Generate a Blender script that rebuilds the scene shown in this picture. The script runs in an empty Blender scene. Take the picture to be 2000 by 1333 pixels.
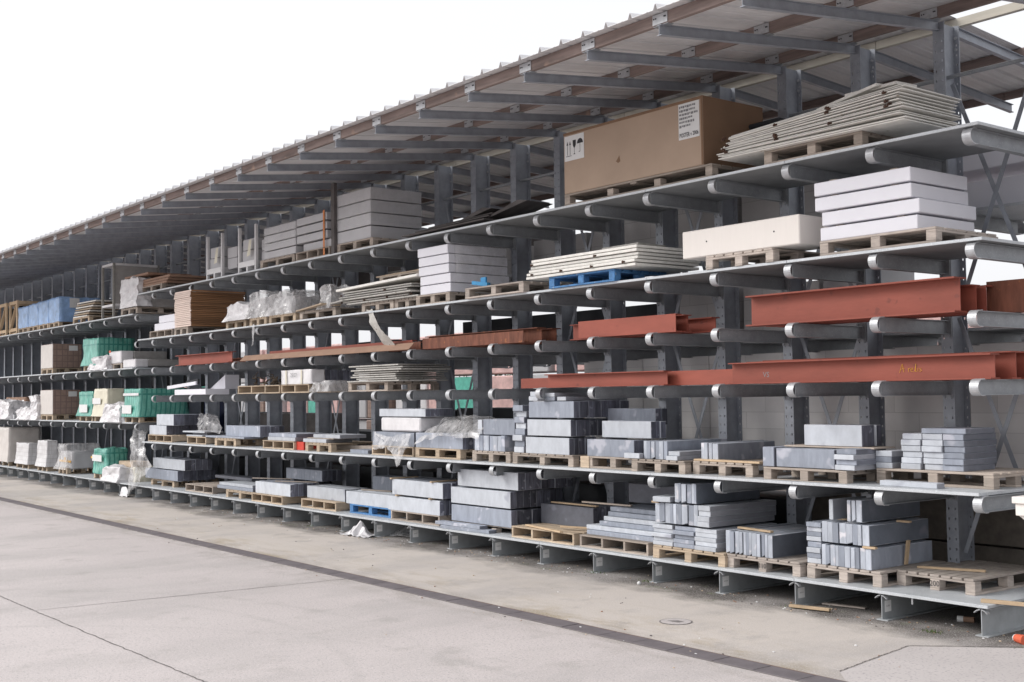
import bpy, math, random
from mathutils import Vector, Matrix, noise
R = math.radians
random.seed(11)
sc = bpy.context.scene
col = sc.collection

# ------------------------------------------------------------------ camera
CAM = Vector((5.6639, -9.5005, 2.1248)); YAW, PIT, ROL, F = 0.9083, 0.046, -0.0122, 2315.8
fw = Vector((-math.sin(YAW)*math.cos(PIT), math.cos(YAW)*math.cos(PIT), math.sin(PIT)))
r0 = Vector((math.cos(YAW), math.sin(YAW), 0)); u0 = r0.cross(fw)
rt = r0*math.cos(ROL)+u0*math.sin(ROL); up = -r0*math.sin(ROL)+u0*math.cos(ROL)
cd = bpy.data.cameras.new('camera'); cam = bpy.data.objects.new('camera', cd); col.objects.link(cam)
M = Matrix((rt, up, -fw)).transposed().to_4x4(); M.translation = CAM
cam.matrix_world = M
cd.sensor_width = 36; cd.lens = F/2000*36; cd.clip_end = 500; cd.clip_start = .05
sc.camera = cam

# ------------------------------------------------------------------ sky, sun, exposure
w = bpy.data.worlds.new('World'); sc.world = w; w.use_nodes = True
nt = w.node_tree; nt.nodes.clear()
o_ = nt.nodes.new('ShaderNodeOutputWorld'); bg = nt.nodes.new('ShaderNodeBackground')
sky = nt.nodes.new('ShaderNodeTexSky'); sky.sky_type = 'NISHITA'; sky.sun_disc = False
sky.sun_elevation = R(38); sky.sun_rotation = R(218); sky.dust_density = 4; sky.air_density = 1.4
hs = nt.nodes.new('ShaderNodeHueSaturation'); hs.inputs['Saturation'].default_value = .22
mx = nt.nodes.new('ShaderNodeMix'); mx.data_type = 'RGBA'; mx.inputs[0].default_value = .6
mx.inputs[7].default_value = (9.6, 9.65, 10.0, 1)
nt.links.new(sky.outputs[0], hs.inputs['Color']); nt.links.new(hs.outputs[0], mx.inputs[6])
nt.links.new(mx.outputs[2], bg.inputs[0]); bg.inputs[1].default_value = .105
nt.links.new(bg.outputs[0], o_.inputs[0])
sd = bpy.data.lights.new('sun', 'SUN'); sd.energy = 1.5; sd.angle = R(30); sd.color = (1, .97, .93)
so = bpy.data.objects.new('sun', sd); col.objects.link(so)
so.rotation_euler = (R(52), 0, R(-38))
sc.view_settings.view_transform = 'Standard'; sc.view_settings.look = 'None'
sc.view_settings.exposure = .42; sc.view_settings.gamma = 1

# ------------------------------------------------------------------ survey helpers (shelf coordinates)
def px(u, Y, Z):
    """X on the line (Y,Z) of a shelf"""
    # (P-C).rt*F = (u-1000)*(P-C).fw
    a = rt*F-fw*(u-1000); return CAM.x-(a.y*(Y-CAM.y)+a.z*(Z-CAM.z))/a.x
def pz(v, X, Y):
    """height of a point above (X,Y)"""
    a = up*F-fw*(666.5-v); return CAM.z-(a.x*(X-CAM.x)+a.y*(Y-CAM.y))/a.z
def py(u, X, Z):
    a = rt*F-fw*(u-1000); return CAM.y-(a.x*(X-CAM.x)+a.z*(Z-CAM.z))/a.y

# ------------------------------------------------------------------ materials
def mat(name, c, rough=.6, metal=0, var=.15, scale=6, c2=None, stretch=(1, 1, 1), bump=0, bscale=None, rnd=0, spec=.4, alpha=None, detail=4, speck=None, hue=0):
    m = bpy.data.materials.new(name); m.use_nodes = True; n = m.node_tree; L = n.links
    b = n.nodes['Principled BSDF']; b.inputs['Roughness'].default_value = rough; b.inputs['Metallic'].default_value = metal
    b.inputs['Specular IOR Level'].default_value = spec
    tc = n.nodes.new('ShaderNodeTexCoord'); oi = n.nodes.new('ShaderNodeObjectInfo')
    mul = n.nodes.new('ShaderNodeMath'); mul.operation = 'MULTIPLY'; mul.inputs[1].default_value = 37.
    L.new(oi.outputs['Random'], mul.inputs[0])
    add = n.nodes.new('ShaderNodeVectorMath'); add.operation = 'ADD'
    L.new(tc.outputs['Object'], add.inputs[0]); L.new(mul.outputs[0], add.inputs[1])
    mp = n.nodes.new('ShaderNodeMapping'); mp.inputs['Scale'].default_value = stretch; L.new(add.outputs[0], mp.inputs[0])
    nz = n.nodes.new('ShaderNodeTexNoise'); nz.inputs['Scale'].default_value = scale; nz.inputs['Detail'].default_value = detail; nz.inputs['Roughness'].default_value = .62
    L.new(mp.outputs[0], nz.inputs['Vector'])
    rp = n.nodes.new('ShaderNodeValToRGB'); e = rp.color_ramp.elements; e[0].position = .3; e[1].position = .7
    lo = tuple(x*(1-var) for x in c); hi = tuple(min(1, x*(1+var)) for x in c)
    if c2: lo = c2; hi = c
    e[0].color = (*lo, 1); e[1].color = (*hi, 1); L.new(nz.outputs['Fac'], rp.inputs[0])
    out = rp.outputs[0]
    if speck:
        v = n.nodes.new('ShaderNodeTexNoise'); v.inputs['Scale'].default_value = speck[0]; v.inputs['Detail'].default_value = 2
        L.new(add.outputs[0], v.inputs['Vector'])
        r2 = n.nodes.new('ShaderNodeValToRGB'); r2.color_ramp.elements[0].position = speck[1]; r2.color_ramp.elements[1].position = speck[1]+.08
        L.new(v.outputs['Fac'], r2.inputs[0])
        k = n.nodes.new('ShaderNodeMix'); k.data_type = 'RGBA'; k.inputs[7].default_value = (*speck[2], 1)
        L.new(out, k.inputs[6]); L.new(r2.outputs[0], k.inputs[0]); out = k.outputs[2]
    if rnd:
        h = n.nodes.new('ShaderNodeHueSaturation'); mr = n.nodes.new('ShaderNodeMapRange')
        mr.inputs[3].default_value = 1-rnd; mr.inputs[4].default_value = 1+rnd
        L.new(oi.outputs['Random'], mr.inputs[0]); L.new(mr.outputs[0], h.inputs['Value']); L.new(out, h.inputs['Color']); out = h.outputs[0]
    L.new(out, b.inputs['Base Color'])
    if bump:
        bp = n.nodes.new('ShaderNodeBump'); bp.inputs['Strength'].default_value = bump; bp.inputs['Distance'].default_value = .01
        if bscale:
            n2 = n.nodes.new('ShaderNodeTexNoise'); n2.inputs['Scale'].default_value = bscale; n2.inputs['Detail'].default_value = 3; L.new(mp.outputs[0], n2.inputs['Vector']); L.new(n2.outputs['Fac'], bp.inputs['Height'])
        else: L.new(nz.outputs['Fac'], bp.inputs['Height'])
        L.new(bp.outputs[0], b.inputs['Normal'])
    if alpha is not None:
        a2 = n.nodes.new('ShaderNodeMapRange'); a2.inputs[1].default_value = .3; a2.inputs[2].default_value = .7
        a2.inputs[3].default_value = alpha[0]; a2.inputs[4].default_value = alpha[1]
        L.new(nz.outputs['Fac'], a2.inputs[0]); L.new(a2.outputs[0], b.inputs['Alpha'])
    return m
MT = {}
def D(k, *a, **q): MT[k] = mat(k, *a, **q)
D('galv', (.30, .315, .335), .5, .2, .12, 9, speck=(60, .62, (.4, .415, .44)))
D('galv_dark', (.30, .32, .36), .45, .15, .14, 7)
D('galv_cap', (.46, .47, .49), .42, .4, .14, 30)
D('deck', (.52, .545, .57), .5, .2, .10, 5, speck=(90, .55, (.6, .62, .65)), bump=.3, bscale=160)
D('deck_under_shade', (.24, .25, .26), .6, .1, .12, 4)  # same galvanised steel as above, underside shade put into the colour
D('gold', (.3, .28, .2), .5, .3)
D('sheet', (.68, .672, .68), .45, .1, .08, 1.2, stretch=(.4, 2, 1))
D('purlin', (.215, .165, .15), .85, 0, .35, 5, stretch=(.25, 3, 3), speck=(3, .64, (.34, .24, .19)))
D('purlin_pale', (.48, .45, .39), .8, 0, .15, 4, stretch=(.3, 3, 3), speck=(5, .68, (.3, .25, .15)))
D('wood_new', (.455, .36, .265), .75, 0, .18, 8, stretch=(.6, .6, 3), rnd=.18)
D('wood_grey', (.43, .375, .335), .85, 0, .22, 9, stretch=(.7, .7, 3), rnd=.22, bump=.15)
D('wood_mid', (.37, .315, .27), .8, 0, .2, 8, stretch=(.6, .6, 3), rnd=.2)
D('wood_blue', (.07, .20, .42), .65, 0, .25, 14, speck=(26, .66, (.34, .42, .5)))
D('lath', (.53, .395, .26), .75, 0, .15, 5, rnd=.15)
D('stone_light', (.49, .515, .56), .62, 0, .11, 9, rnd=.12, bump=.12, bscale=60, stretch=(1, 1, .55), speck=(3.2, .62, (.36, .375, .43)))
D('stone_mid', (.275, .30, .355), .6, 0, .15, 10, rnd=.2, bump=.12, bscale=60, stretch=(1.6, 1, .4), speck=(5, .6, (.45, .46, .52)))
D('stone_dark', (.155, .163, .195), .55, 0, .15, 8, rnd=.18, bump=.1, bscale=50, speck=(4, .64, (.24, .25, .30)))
D('stone_side_shade', (.122, .138, .168), .5, 0, .16, 5, rnd=.3, bump=.1, bscale=40, speck=(3, .62, (.19, .195, .235)))  # stone for X-facing faces, side shade put into the colour
D('stone_light_shade', (.33, .335, .37), .6, 0, .12, 6, rnd=.2, bump=.1, bscale=40)  # pale stone darkened for its X-facing faces, shade in the colour
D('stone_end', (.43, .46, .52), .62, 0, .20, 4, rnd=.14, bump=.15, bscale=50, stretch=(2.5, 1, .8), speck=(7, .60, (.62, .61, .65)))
D('stone_end_shade', (.12, .125, .16), .55, 0, .45, 9, rnd=.45, bump=.15, bscale=50, stretch=(1, 3, .5), speck=(9, .63, (.33, .34, .39)))  # X-facing slab ends, streaked stone with side shade put into the colour
D('white_block', (.75, .745, .80), .45, 0, .025, 3)
D('grey_block', (.48, .475, .49), .6, 0, .05, 3, rnd=.05)
D('wrapgrey', (.36, .345, .335), .32, 0, .12, 7, bump=.6, bscale=9, stretch=(1, 1, 2.4))
D('cream', (.79, .745, .705), .7, 0, .02, 5, stretch=(6, 1, .5), bump=.1)
D('panel', (.76, .74, .70), .55, 0, .1, 10, rnd=.12, speck=(9, .7, (.3, .22, .15)))
D('panel_grey', (.40, .385, .36), .6, 0, .2, 12, rnd=.2, speck=(12, .64, (.16, .13, .11)))
D('panel_side', (.30, .29, .27), .6, 0, .15, 12, rnd=.2)
D('rust', (.075, .04, .028), .9, 0, .4, 40)
D('red', (.27, .07, .047), .6, 0, .16, 2.2, stretch=(.6, 1, 2), speck=(9, .66, (.20, .055, .04)), rnd=.14, bump=.1, bscale=30)
D('brown', (.17, .062, .038), .75, 0, .35, 5, stretch=(2.5, 1, .6), speck=(16, .66, (.32, .12, .05)))
D('flatbrown', (.30, .185, .13), .7, 0, .1, 4)
D('card', (.41, .305, .23), .72, 0, .07, 1.5, speck=(4, .75, (.33, .22, .15)))
D('tape', (.44, .335, .25), .35, 0, .05, 3)
D('card_brown_shade', (.215, .13, .08), .8, 0, .08, 2)  # brown of trim and stain, also the painted-in shade of the crate end
D('paper', (.70, .70, .70), .6, 0, .04, 10)
D('ink', (.03, .03, .035), .7, 0, 0, 3)
D('sticker', (.88, .88, .88), .5, 0, .03, 9)
D('galv_base', (.40, .42, .435), .5, .1, .1, 9)
D('ink_soft', (.2, .2, .21), .7, 0, 0, 3)
D('yellow', (.75, .42, .06), .6, 0, .1, 20)
D('redplain', (.55, .05, .03), .6, 0, .1, 9)
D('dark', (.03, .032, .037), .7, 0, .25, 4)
D('board_dark', (.10, .09, .088), .8, 0, .3, 5, stretch=(.6, 2, 1))
D('ply_brown', (.30, .155, .075), .6, 0, .3, 4, stretch=(.3, .3, 6), rnd=.25)
D('ply_edge', (.74, .60, .53), .7, 0, .1, 7, stretch=(.4, .4, 6), rnd=.08)
D('brickpack', (.30, .21, .175), .7, 0, .15, 7)
D('palepack', (.60, .56, .53), .45, 0, .06, 6, bump=.3, bscale=10)
D('tilepack', (.66, .65, .66), .35, 0, .08, 6, bump=.5, bscale=11)
D('greenfilm', (.16, .44, .36), .3, 0, .3, 5, bump=.7, bscale=12)
D('bluefilm', (.29, .45, .72), .35, 0, .3, 4, bump=.6, bscale=9)
D('whitefilm', (.68, .665, .68), .3, 0, .1, 6, bump=.8, bscale=12)
D('creamfilm', (.66, .62, .50), .4, 0, .08, 6, bump=.5, bscale=10)
D('film', (.74, .73, .74), .14, 0, .1, 7, bump=.7, bscale=12, alpha=(.12, .68), spec=1., stretch=(1, 1, .5))
D('film_thin', (.74, .73, .74), .12, 0, .1, 5, bump=.6, bscale=9, alpha=(.0, .22), spec=1.)
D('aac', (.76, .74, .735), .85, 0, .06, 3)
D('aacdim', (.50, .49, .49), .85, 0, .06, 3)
D('manhole', (.24, .22, .215), .6, .2, .3, 25)
D('leaf', (.115, .13, .07), .7, 0, .4, 3)
D('bark', (.09, .07, .055), .9, 0, .3, 8)
D('tilestrip', (.175, .155, .165), .8, 0, .16, 5, rnd=.2, speck=(50, .7, (.24, .22, .23)))
D('crack', (.17, .155, .15), .9, 0, .2, 30)
D('cone', (.60, .12, .06), .6)
D('bluepart', (.05, .30, .58), .5, 0, .1, 9)
D('strap', (.62, .22, .07), .6)
D('darkblue', (.02, .03, .09), .5)
D('concrete_block', (.17, .15, .13), .9, 0, .3, 5)
D('greencase', (.12, .45, .36), .5, 0, .2, 6)
D('grass', (.09, .14, .03), .8, 0, .4, 9)

def brickify(m, bw, bh, mortar, msz=.012, axis='XZ', frac=.5):
    n = m.node_tree; L = n.links; b = n.nodes['Principled BSDF']
    src = b.inputs['Base Color'].links[0].from_socket
    tc = n.nodes.new('ShaderNodeTexCoord'); sp = n.nodes.new('ShaderNodeSeparateXYZ'); cb = n.nodes.new('ShaderNodeCombineXYZ')
    L.new(tc.outputs['Object'], sp.inputs[0])
    ad = n.nodes.new('ShaderNodeMath'); ad.operation = 'ADD'; L.new(sp.outputs[0], ad.inputs[0]); L.new(sp.outputs[1], ad.inputs[1])
    L.new(ad.outputs[0], cb.inputs[0]); L.new(sp.outputs[2], cb.inputs[1])
    bt = n.nodes.new('ShaderNodeTexBrick'); bt.inputs['Scale'].default_value = 1; bt.inputs['Brick Width'].default_value = bw; bt.inputs['Row Height'].default_value = bh
    bt.inputs['Mortar Size'].default_value = msz; bt.inputs['Mortar Smooth'].default_value = .2; bt.offset = frac
    bt.inputs['Mortar'].default_value = (*mortar, 1); L.new(cb.outputs[0], bt.inputs['Vector']); L.new(src, bt.inputs['Color1'])
    h = n.nodes.new('ShaderNodeHueSaturation'); h.inputs['Value'].default_value = .88; L.new(src, h.inputs['Color']); L.new(h.outputs[0], bt.inputs['Color2'])
    L.new(bt.outputs[0], b.inputs['Base Color'])
brickify(MT['aac'], .6, .2, (.58, .565, .56), .004)
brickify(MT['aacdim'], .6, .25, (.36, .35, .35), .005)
brickify(MT['brickpack'], .14, .16, (.20, .14, .12), .012, frac=0)
brickify(MT['tilepack'], .16, .11, (.48, .47, .47), .006, frac=0)
brickify(MT['greenfilm'], .11, .5, (.05, .25, .21), .018, frac=0)

# ground material
def ground_mat():
    m = mat('yard_concrete', (.525, .478, .468), .9, 0, .07, .35, speck=(42, .58, (.37, .345, .345)), bump=.25, bscale=70)
    n = m.node_tree; L = n.links; b = n.nodes['Principled BSDF']; src = b.inputs['Base Color'].links[0].from_socket
    geo = n.nodes.new('ShaderNodeNewGeometry'); sp = n.nodes.new('ShaderNodeSeparateXYZ'); L.new(geo.outputs['Position'], sp.inputs[0])
    def noise_(s, d=5, st=(1, 1, 1)):
        mp = n.nodes.new('ShaderNodeMapping'); mp.inputs['Scale'].default_value = st; L.new(geo.outputs['Position'], mp.inputs[0])
        q = n.nodes.new('ShaderNodeTexNoise'); q.inputs['Scale'].default_value = s; q.inputs['Detail'].default_value = d; q.inputs['Roughness'].default_value = .65; L.new(mp.outputs[0], q.inputs['Vector']); return q.outputs['Fac']
    def ramp(x, a, bb, inv=False):
        q = n.nodes.new('ShaderNodeMapRange'); q.inputs[1].default_value = a; q.inputs[2].default_value = bb; q.clamp = True
        if inv: q.inputs[3].default_value = 1; q.inputs[4].default_value = 0
        L.new(x, q.inputs[0]); return q.outputs[0]
    def mulf(a, c):
        q = n.nodes.new('ShaderNodeMath'); q.operation = 'MULTIPLY'; L.new(a, q.inputs[0])
        if isinstance(c, float): q.inputs[1].default_value = c
        else: L.new(c, q.inputs[1])
        return q.outputs[0]
    def mixc(base, c, f):
        q = n.nodes.new('ShaderNodeMix'); q.data_type = 'RGBA'; L.new(base, q.inputs[6]); q.inputs[7].default_value = (*c, 1); L.new(f, q.inputs[0]); return q.outputs[2]
    # inner strip: beige cement between the tile band and the racks
    inner = ramp(sp.outputs[1], -2.23, -2.20)
    o = mixc(src, (.575, .525, .475), mulf(inner, .8))
    o = mixc(o, (.47, .42, .36), mulf(mulf(inner, ramp(noise_(1.6, 5, (.35, 1.6, 1)), .5, .68)), .5))
    # ochre stains along the band
    y2 = ramp(sp.outputs[1], -1.25, -2.1); o = mixc(o, (.36, .285, .17), mulf(mulf(mulf(inner, y2), ramp(noise_(1.9, 6, (.5, 1.4, 1)), .5, .64)), .85))
    # dirt that has gathered under and before the base beams
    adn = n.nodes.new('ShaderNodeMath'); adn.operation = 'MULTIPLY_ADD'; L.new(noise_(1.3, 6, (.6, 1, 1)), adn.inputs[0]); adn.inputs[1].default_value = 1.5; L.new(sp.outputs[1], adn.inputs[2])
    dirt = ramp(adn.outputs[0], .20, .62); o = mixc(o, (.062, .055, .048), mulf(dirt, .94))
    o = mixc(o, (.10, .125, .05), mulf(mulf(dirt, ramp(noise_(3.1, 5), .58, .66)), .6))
    # faint tyre marks and wear on the outer slabs
    o = mixc(o, (.385, .36, .35), mulf(ramp(noise_(.5, 8, (1, .45, 1)), .46, .60), .6))
    o = mixc(o, (.34, .315, .30), mulf(ramp(noise_(2.1, 8, (1, .8, 1)), .55, .66), .5))
    # grit film that has washed up along the tile band
    ab0 = n.nodes.new('ShaderNodeMath'); ab0.operation = 'ADD'; L.new(sp.outputs[1], ab0.inputs[0]); ab0.inputs[1].default_value = 2.32
    ab1 = n.nodes.new('ShaderNodeMath'); ab1.operation = 'ABSOLUTE'; L.new(ab0.outputs[0], ab1.inputs[0])
    o = mixc(o, (.27, .24, .21), mulf(mulf(ramp(ab1.outputs[0], .55, .12), ramp(noise_(3.4, 8, (.6, 1.5, 1)), .42, .62)), .6))
    # tyre arcs on the outer slabs
    for cx, cy, rad, wd in ((-4.5, -9.2, 4.9, .07), (-4.2, -9.0, 5.35, .05), (-1.6, -9.5, 5.6, .06)):
        vd = n.nodes.new('ShaderNodeVectorMath'); vd.operation = 'DISTANCE'; L.new(geo.outputs['Position'], vd.inputs[0]); vd.inputs[1].default_value = (cx, cy, 0)
        sb = n.nodes.new('ShaderNodeMath'); sb.operation = 'SUBTRACT'; L.new(vd.outputs['Value'], sb.inputs[0]); sb.inputs[1].default_value = rad
        ab = n.nodes.new('ShaderNodeMath'); ab.operation = 'ABSOLUTE'; L.new(sb.outputs[0], ab.inputs[0])
        o = mixc(o, (.33, .31, .30), mulf(mulf(ramp(ab.outputs[0], wd, wd*.4), ramp(noise_(1.1, 6), .42, .6)), .28))
    o = mixc(o, (.64, .60, .595), mulf(ramp(noise_(70, 2), .56, .62), .6))
    o = mixc(o, (.30, .28, .28), mulf(ramp(noise_(95, 2), .58, .64), .6))
    o = mixc(o, (.42, .33, .26), mulf(ramp(noise_(31, 3), .67, .70), .6))
    L.new(o, b.inputs['Base Color']); return m
MT['yard'] = ground_mat()
D('yard_patch', (.50, .465, .455), .9, 0, .08, .8, speck=(42, .58, (.36, .33, .34)))

# ------------------------------------------------------------------ mesh building
class MB:
    def __init__(s): s.v = []; s.f = []; s.m = []; s.mats = []
    def mi(s, m):
        if m not in s.mats: s.mats.append(m)
        return s.mats.index(m)
    def add(s, vs, fs, m):
        k = len(s.v); s.v += [tuple(v) for v in vs]; i = s.mi(m)
        for f in fs: s.f.append(tuple(a+k for a in f)); s.m.append(i)
    def box(s, a, b, m, ch=0):
        x0, y0, z0 = a; x1, y1, z1 = b
        if ch <= 0:
            s.add([(x0,y0,z0),(x1,y0,z0),(x1,y1,z0),(x0,y1,z0),(x0,y0,z1),(x1,y0,z1),(x1,y1,z1),(x0,y1,z1)],
                  [(3,2,1,0),(4,5,6,7),(0,1,5,4),(1,2,6,5),(2,3,7,6),(3,0,4,7)], m); return
        c = min(ch, (x1-x0)*.3, (y1-y0)*.3, (z1-z0)*.3); vs = []; idx = {}
        for i, X in enumerate((x0, x1)):
            for j, Y in enumerate((y0, y1)):
                for k, Z in enumerate((z0, z1)):
                    sx, sy, sz = (1, -1)[i], (1, -1)[j], (1, -1)[k]
                    idx[i,j,k,0] = len(vs); vs.append((X, Y+sy*c, Z+sz*c))
                    idx[i,j,k,1] = len(vs); vs.append((X+sx*c, Y, Z+sz*c))
                    idx[i,j,k,2] = len(vs); vs.append((X+sx*c, Y+sy*c, Z))
        fs = []
        for i in (0, 1):
            q = [idx[i,0,0,0], idx[i,1,0,0], idx[i,1,1,0], idx[i,0,1,0]]; fs.append(tuple(q if i else q[::-1]))
            q = [idx[0,i,0,1], idx[1,i,0,1], idx[1,i,1,1], idx[0,i,1,1]]; fs.append(tuple(q[::-1] if i else q))
            q = [idx[0,0,i,2], idx[1,0,i,2], idx[1,1,i,2], idx[0,1,i,2]]; fs.append(tuple(q if i else q[::-1]))
            for j in (0, 1):
                fs.append((idx[i,j,0,0], idx[i,j,1,0], idx[i,j,1,1], idx[i,j,0,1]))
                fs.append((idx[i,0,j,0], idx[i,1,j,0], idx[i,1,j,2], idx[i,0,j,2]))
                fs.append((idx[0,i,j,1], idx[1,i,j,1], idx[1,i,j,2], idx[0,i,j,2]))
                for k in (0, 1): fs.append((idx[i,j,k,0], idx[i,j,k,1], idx[i,j,k,2]))
        s.add(vs, fs, m)
    def bar(s, p, q, wd, th, m, upv=(0, 0, 1)):
        p, q = Vector(p), Vector(q); d = (q-p).normalized(); a = d.cross(Vector(upv))
        if a.length < 1e-4: a = d.cross(Vector((1, 0, 0)))
        a.normalize(); b = a.cross(d); a *= wd/2; b *= th/2
        s.add([p-a-b, p+a-b, p+a+b, p-a+b, q-a-b, q+a-b, q+a+b, q-a+b],
              [(3,2,1,0),(4,5,6,7),(0,1,5,4),(1,2,6,5),(2,3,7,6),(3,0,4,7)], m)
    def tube(s, pts, rad, m, n=8):
        pts = [Vector(p) for p in pts]; k = len(s.v); vs = []; fs = []
        for i, p in enumerate(pts):
            d = (pts[min(i+1, len(pts)-1)]-pts[max(i-1, 0)]).normalized()
            a = d.cross(Vector((0, 0, 1)) if abs(d.z) < .9 else Vector((1, 0, 0))).normalized(); b = d.cross(a)
            r = rad[i] if isinstance(rad, (list, tuple)) else rad
            vs += [p+a*math.cos(t*2*math.pi/n)*r+b*math.sin(t*2*math.pi/n)*r for t in range(n)]
        for i in range(len(pts)-1):
            for t in range(n): fs.append((i*n+t, i*n+(t+1) % n, (i+1)*n+(t+1) % n, (i+1)*n+t))
        fs.append(tuple(range(n))[::-1]); fs.append(tuple(range((len(pts)-1)*n, len(pts)*n)))
        s.add(vs, fs, m)
    def poly(s, pts, d, m):
        """prism: polygon pts pushed by vector d"""
        d = Vector(d); n = len(pts); vs = [Vector(p) for p in pts]; vs += [p+d for p in vs]
        s.add(vs, [tuple(range(n))[::-1], tuple(range(n, 2*n))]+[(i, (i+1) % n, (i+1) % n+n, i+n) for i in range(n)], m)
    def ibeam_x(s, x0, x1, yc, z0, H, W, tw, tf, m, web_off=0):
        s.box((x0, yc-W/2, z0), (x1, yc+W/2, z0+tf), m); s.box((x0, yc-W/2, z0+H-tf), (x1, yc+W/2, z0+H), m)
        s.box((x0, yc-tw/2+web_off, z0+tf), (x1, yc+tw/2+web_off, z0+H-tf), m)
    def mesh(s, name, smooth=False):
        me = bpy.data.meshes.new(name); me.from_pydata(s.v, [], s.f)
        for k in s.mats: me.materials.append(MT[k])
        me.polygons.foreach_set('material_index', s.m)
        if smooth: me.polygons.foreach_set('use_smooth', [True]*len(s.f))
        me.update(); return me
def link(name, me, parent=None, loc=(0, 0, 0), rot=(0, 0, 0)):
    o = bpy.data.objects.new(name, me); col.objects.link(o); o.location = loc; o.rotation_euler = rot
    if parent: o.parent = parent
    return o
WARN = set()
def tag(o, label, cat, group=None, kind=None):
    n = len(label.split())
    if not 4 <= n <= 16: print('LABEL LENGTH', n, label)
    if label in WARN: print('DUP LABEL', label)
    WARN.add(label)
    o['label'] = label; o['category'] = cat; o['kind'] = kind or 'thing'
    if group: o['group'] = group
    return o
def thing(name, label, cat, loc=(0, 0, 0), rz=0, group=None):
    return tag(link(name, None, None, loc, (0, 0, rz)), label, cat, group)
CACHE = {}
def cmesh(key, fn, smooth=False):
    if key not in CACHE:
        b = MB(); fn(b); CACHE[key] = b.mesh(str(key[0]), smooth)
    return CACHE[key]
def boxmesh(dx, dy, dz, m, ch=.004, name='box'):
    k = (name, round(dx, 3), round(dy, 3), round(dz, 3), m)
    return cmesh(k, lambda b: b.box((0, 0, 0), (dx, dy, dz), m, ch))
ORD = 'first second third fourth fifth sixth seventh eighth ninth tenth eleventh twelfth thirteenth fourteenth fifteenth sixteenth seventeenth eighteenth nineteenth twentieth'.split()
def ordn(i):
    if i < 20: return ORD[i]
    t = {2: 'twenty', 3: 'thirty', 4: 'forty'}[(i+1)//10]; r = (i+1) % 10
    return t[:-1]+'ieth' if r == 0 else t+'-'+ORD[r-1]
def textmesh(b, txt, size, m, fn, bold=False):
    cu = bpy.data.curves.new('t', 'FONT'); cu.body = txt; cu.size = size; cu.align_x = 'CENTER'; cu.align_y = 'CENTER'
    cu.resolution_u = 2; cu.offset = size*.02 if bold else 0
    to = bpy.data.objects.new('t', cu); col.objects.link(to)
    me = bpy.data.meshes.new_from_object(to.evaluated_get(bpy.context.evaluated_depsgraph_get()))
    b.add([fn(v.co.x, v.co.y) for v in me.vertices], [tuple(p.vertices) for p in me.polygons], m)
    bpy.data.objects.remove(to); bpy.data.curves.remove(cu); bpy.data.meshes.remove(me)

# ------------------------------------------------------------------ ground
b = MB(); b.add([(-300, -200, 0), (200, -200, 0), (200, 300, 0), (-300, 300, 0)], [(0, 1, 2, 3)], 'yard')
g = link('ground', b.mesh('ground')); g['kind'] = 'structure'; g['label'] = 'pale concrete yard with a beige strip beside the racks'
def strip(name, pts, wd, m, z, label):
    b = MB(); vs = []
    for i, p in enumerate(pts):
        d = (Vector(pts[min(i+1, len(pts)-1)])-Vector(pts[max(0, i-1)])).normalized(); a = Vector((-d.y, d.x))*wd/2*random.uniform(.6, 1.3)
        vs += [(p[0]+a.x, p[1]+a.y, z), (p[0]-a.x, p[1]-a.y, z)]
    b.add(vs, [(2*i, 2*i+1, 2*i+3, 2*i+2) for i in range(len(pts)-1)], m)
    o = link(name, b.mesh(name)); o['kind'] = 'structure'; o['label'] = label
def wob(a, c, n, amp):
    return [(a[0]+(c[0]-a[0])*t/n+random.uniform(-amp, amp), a[1]+(c[1]-a[1])*t/n+random.uniform(-amp, amp)) for t in range(n+1)]
def gp(u, v):
    a = CAM; d = fw*F+rt*(u-1000)+up*(666.5-v); t = -CAM.z/d.z; return (CAM.x+d.x*t, CAM.y+d.y*t)
b = MB(); x = 3.
while x > -60:
    L_ = random.choice((.42, .5, .5, .5, .56))
    b.box((x-L_+.012, -2.425+random.uniform(-.006, .006), -.02), (x, -2.208+random.uniform(-.004, .004), .006+random.uniform(0, .003)), 'tilestrip', .003); x -= L_
b.box((-60, -2.44, -.02), (3, -2.195, .003), 'crack')
b.box((-60, -2.206, -.02), (3, -2.192, .0065), 'brickpack')
o = link('paving_strip', b.mesh('paving_strip')); o['kind'] = 'structure'; o['label'] = 'dark paving strip set in the concrete before the racks'
for p, q in (((70, 1195), (400, 1333)), ((-60, 1140), (70, 1195)), ((70, 1193), (690, 1130)), ((400, 1333), (560, 1400)), ((1640, 1312), (1775, 1262)), ((1775, 1262), (2080, 1266))):
    a, c = gp(*p), gp(*q); strip('slab_joint', wob(a, c, 60, .008), .012, 'crack', .004, 'thin dark joint between the concrete slabs')
b = MB(); q = [gp(1640, 1314), gp(1775, 1264), gp(2080, 1268), gp(2200, 1400), gp(1700, 1400)]
b.add([(x, y, .0035) for x, y in q], [(0, 4, 3, 2, 1)], 'yard_patch'); o = link('concrete_patch', b.mesh('concrete_patch')); o['kind'] = 'structure'; o['label'] = 'greyer concrete slab corner at the lower right'
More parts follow.
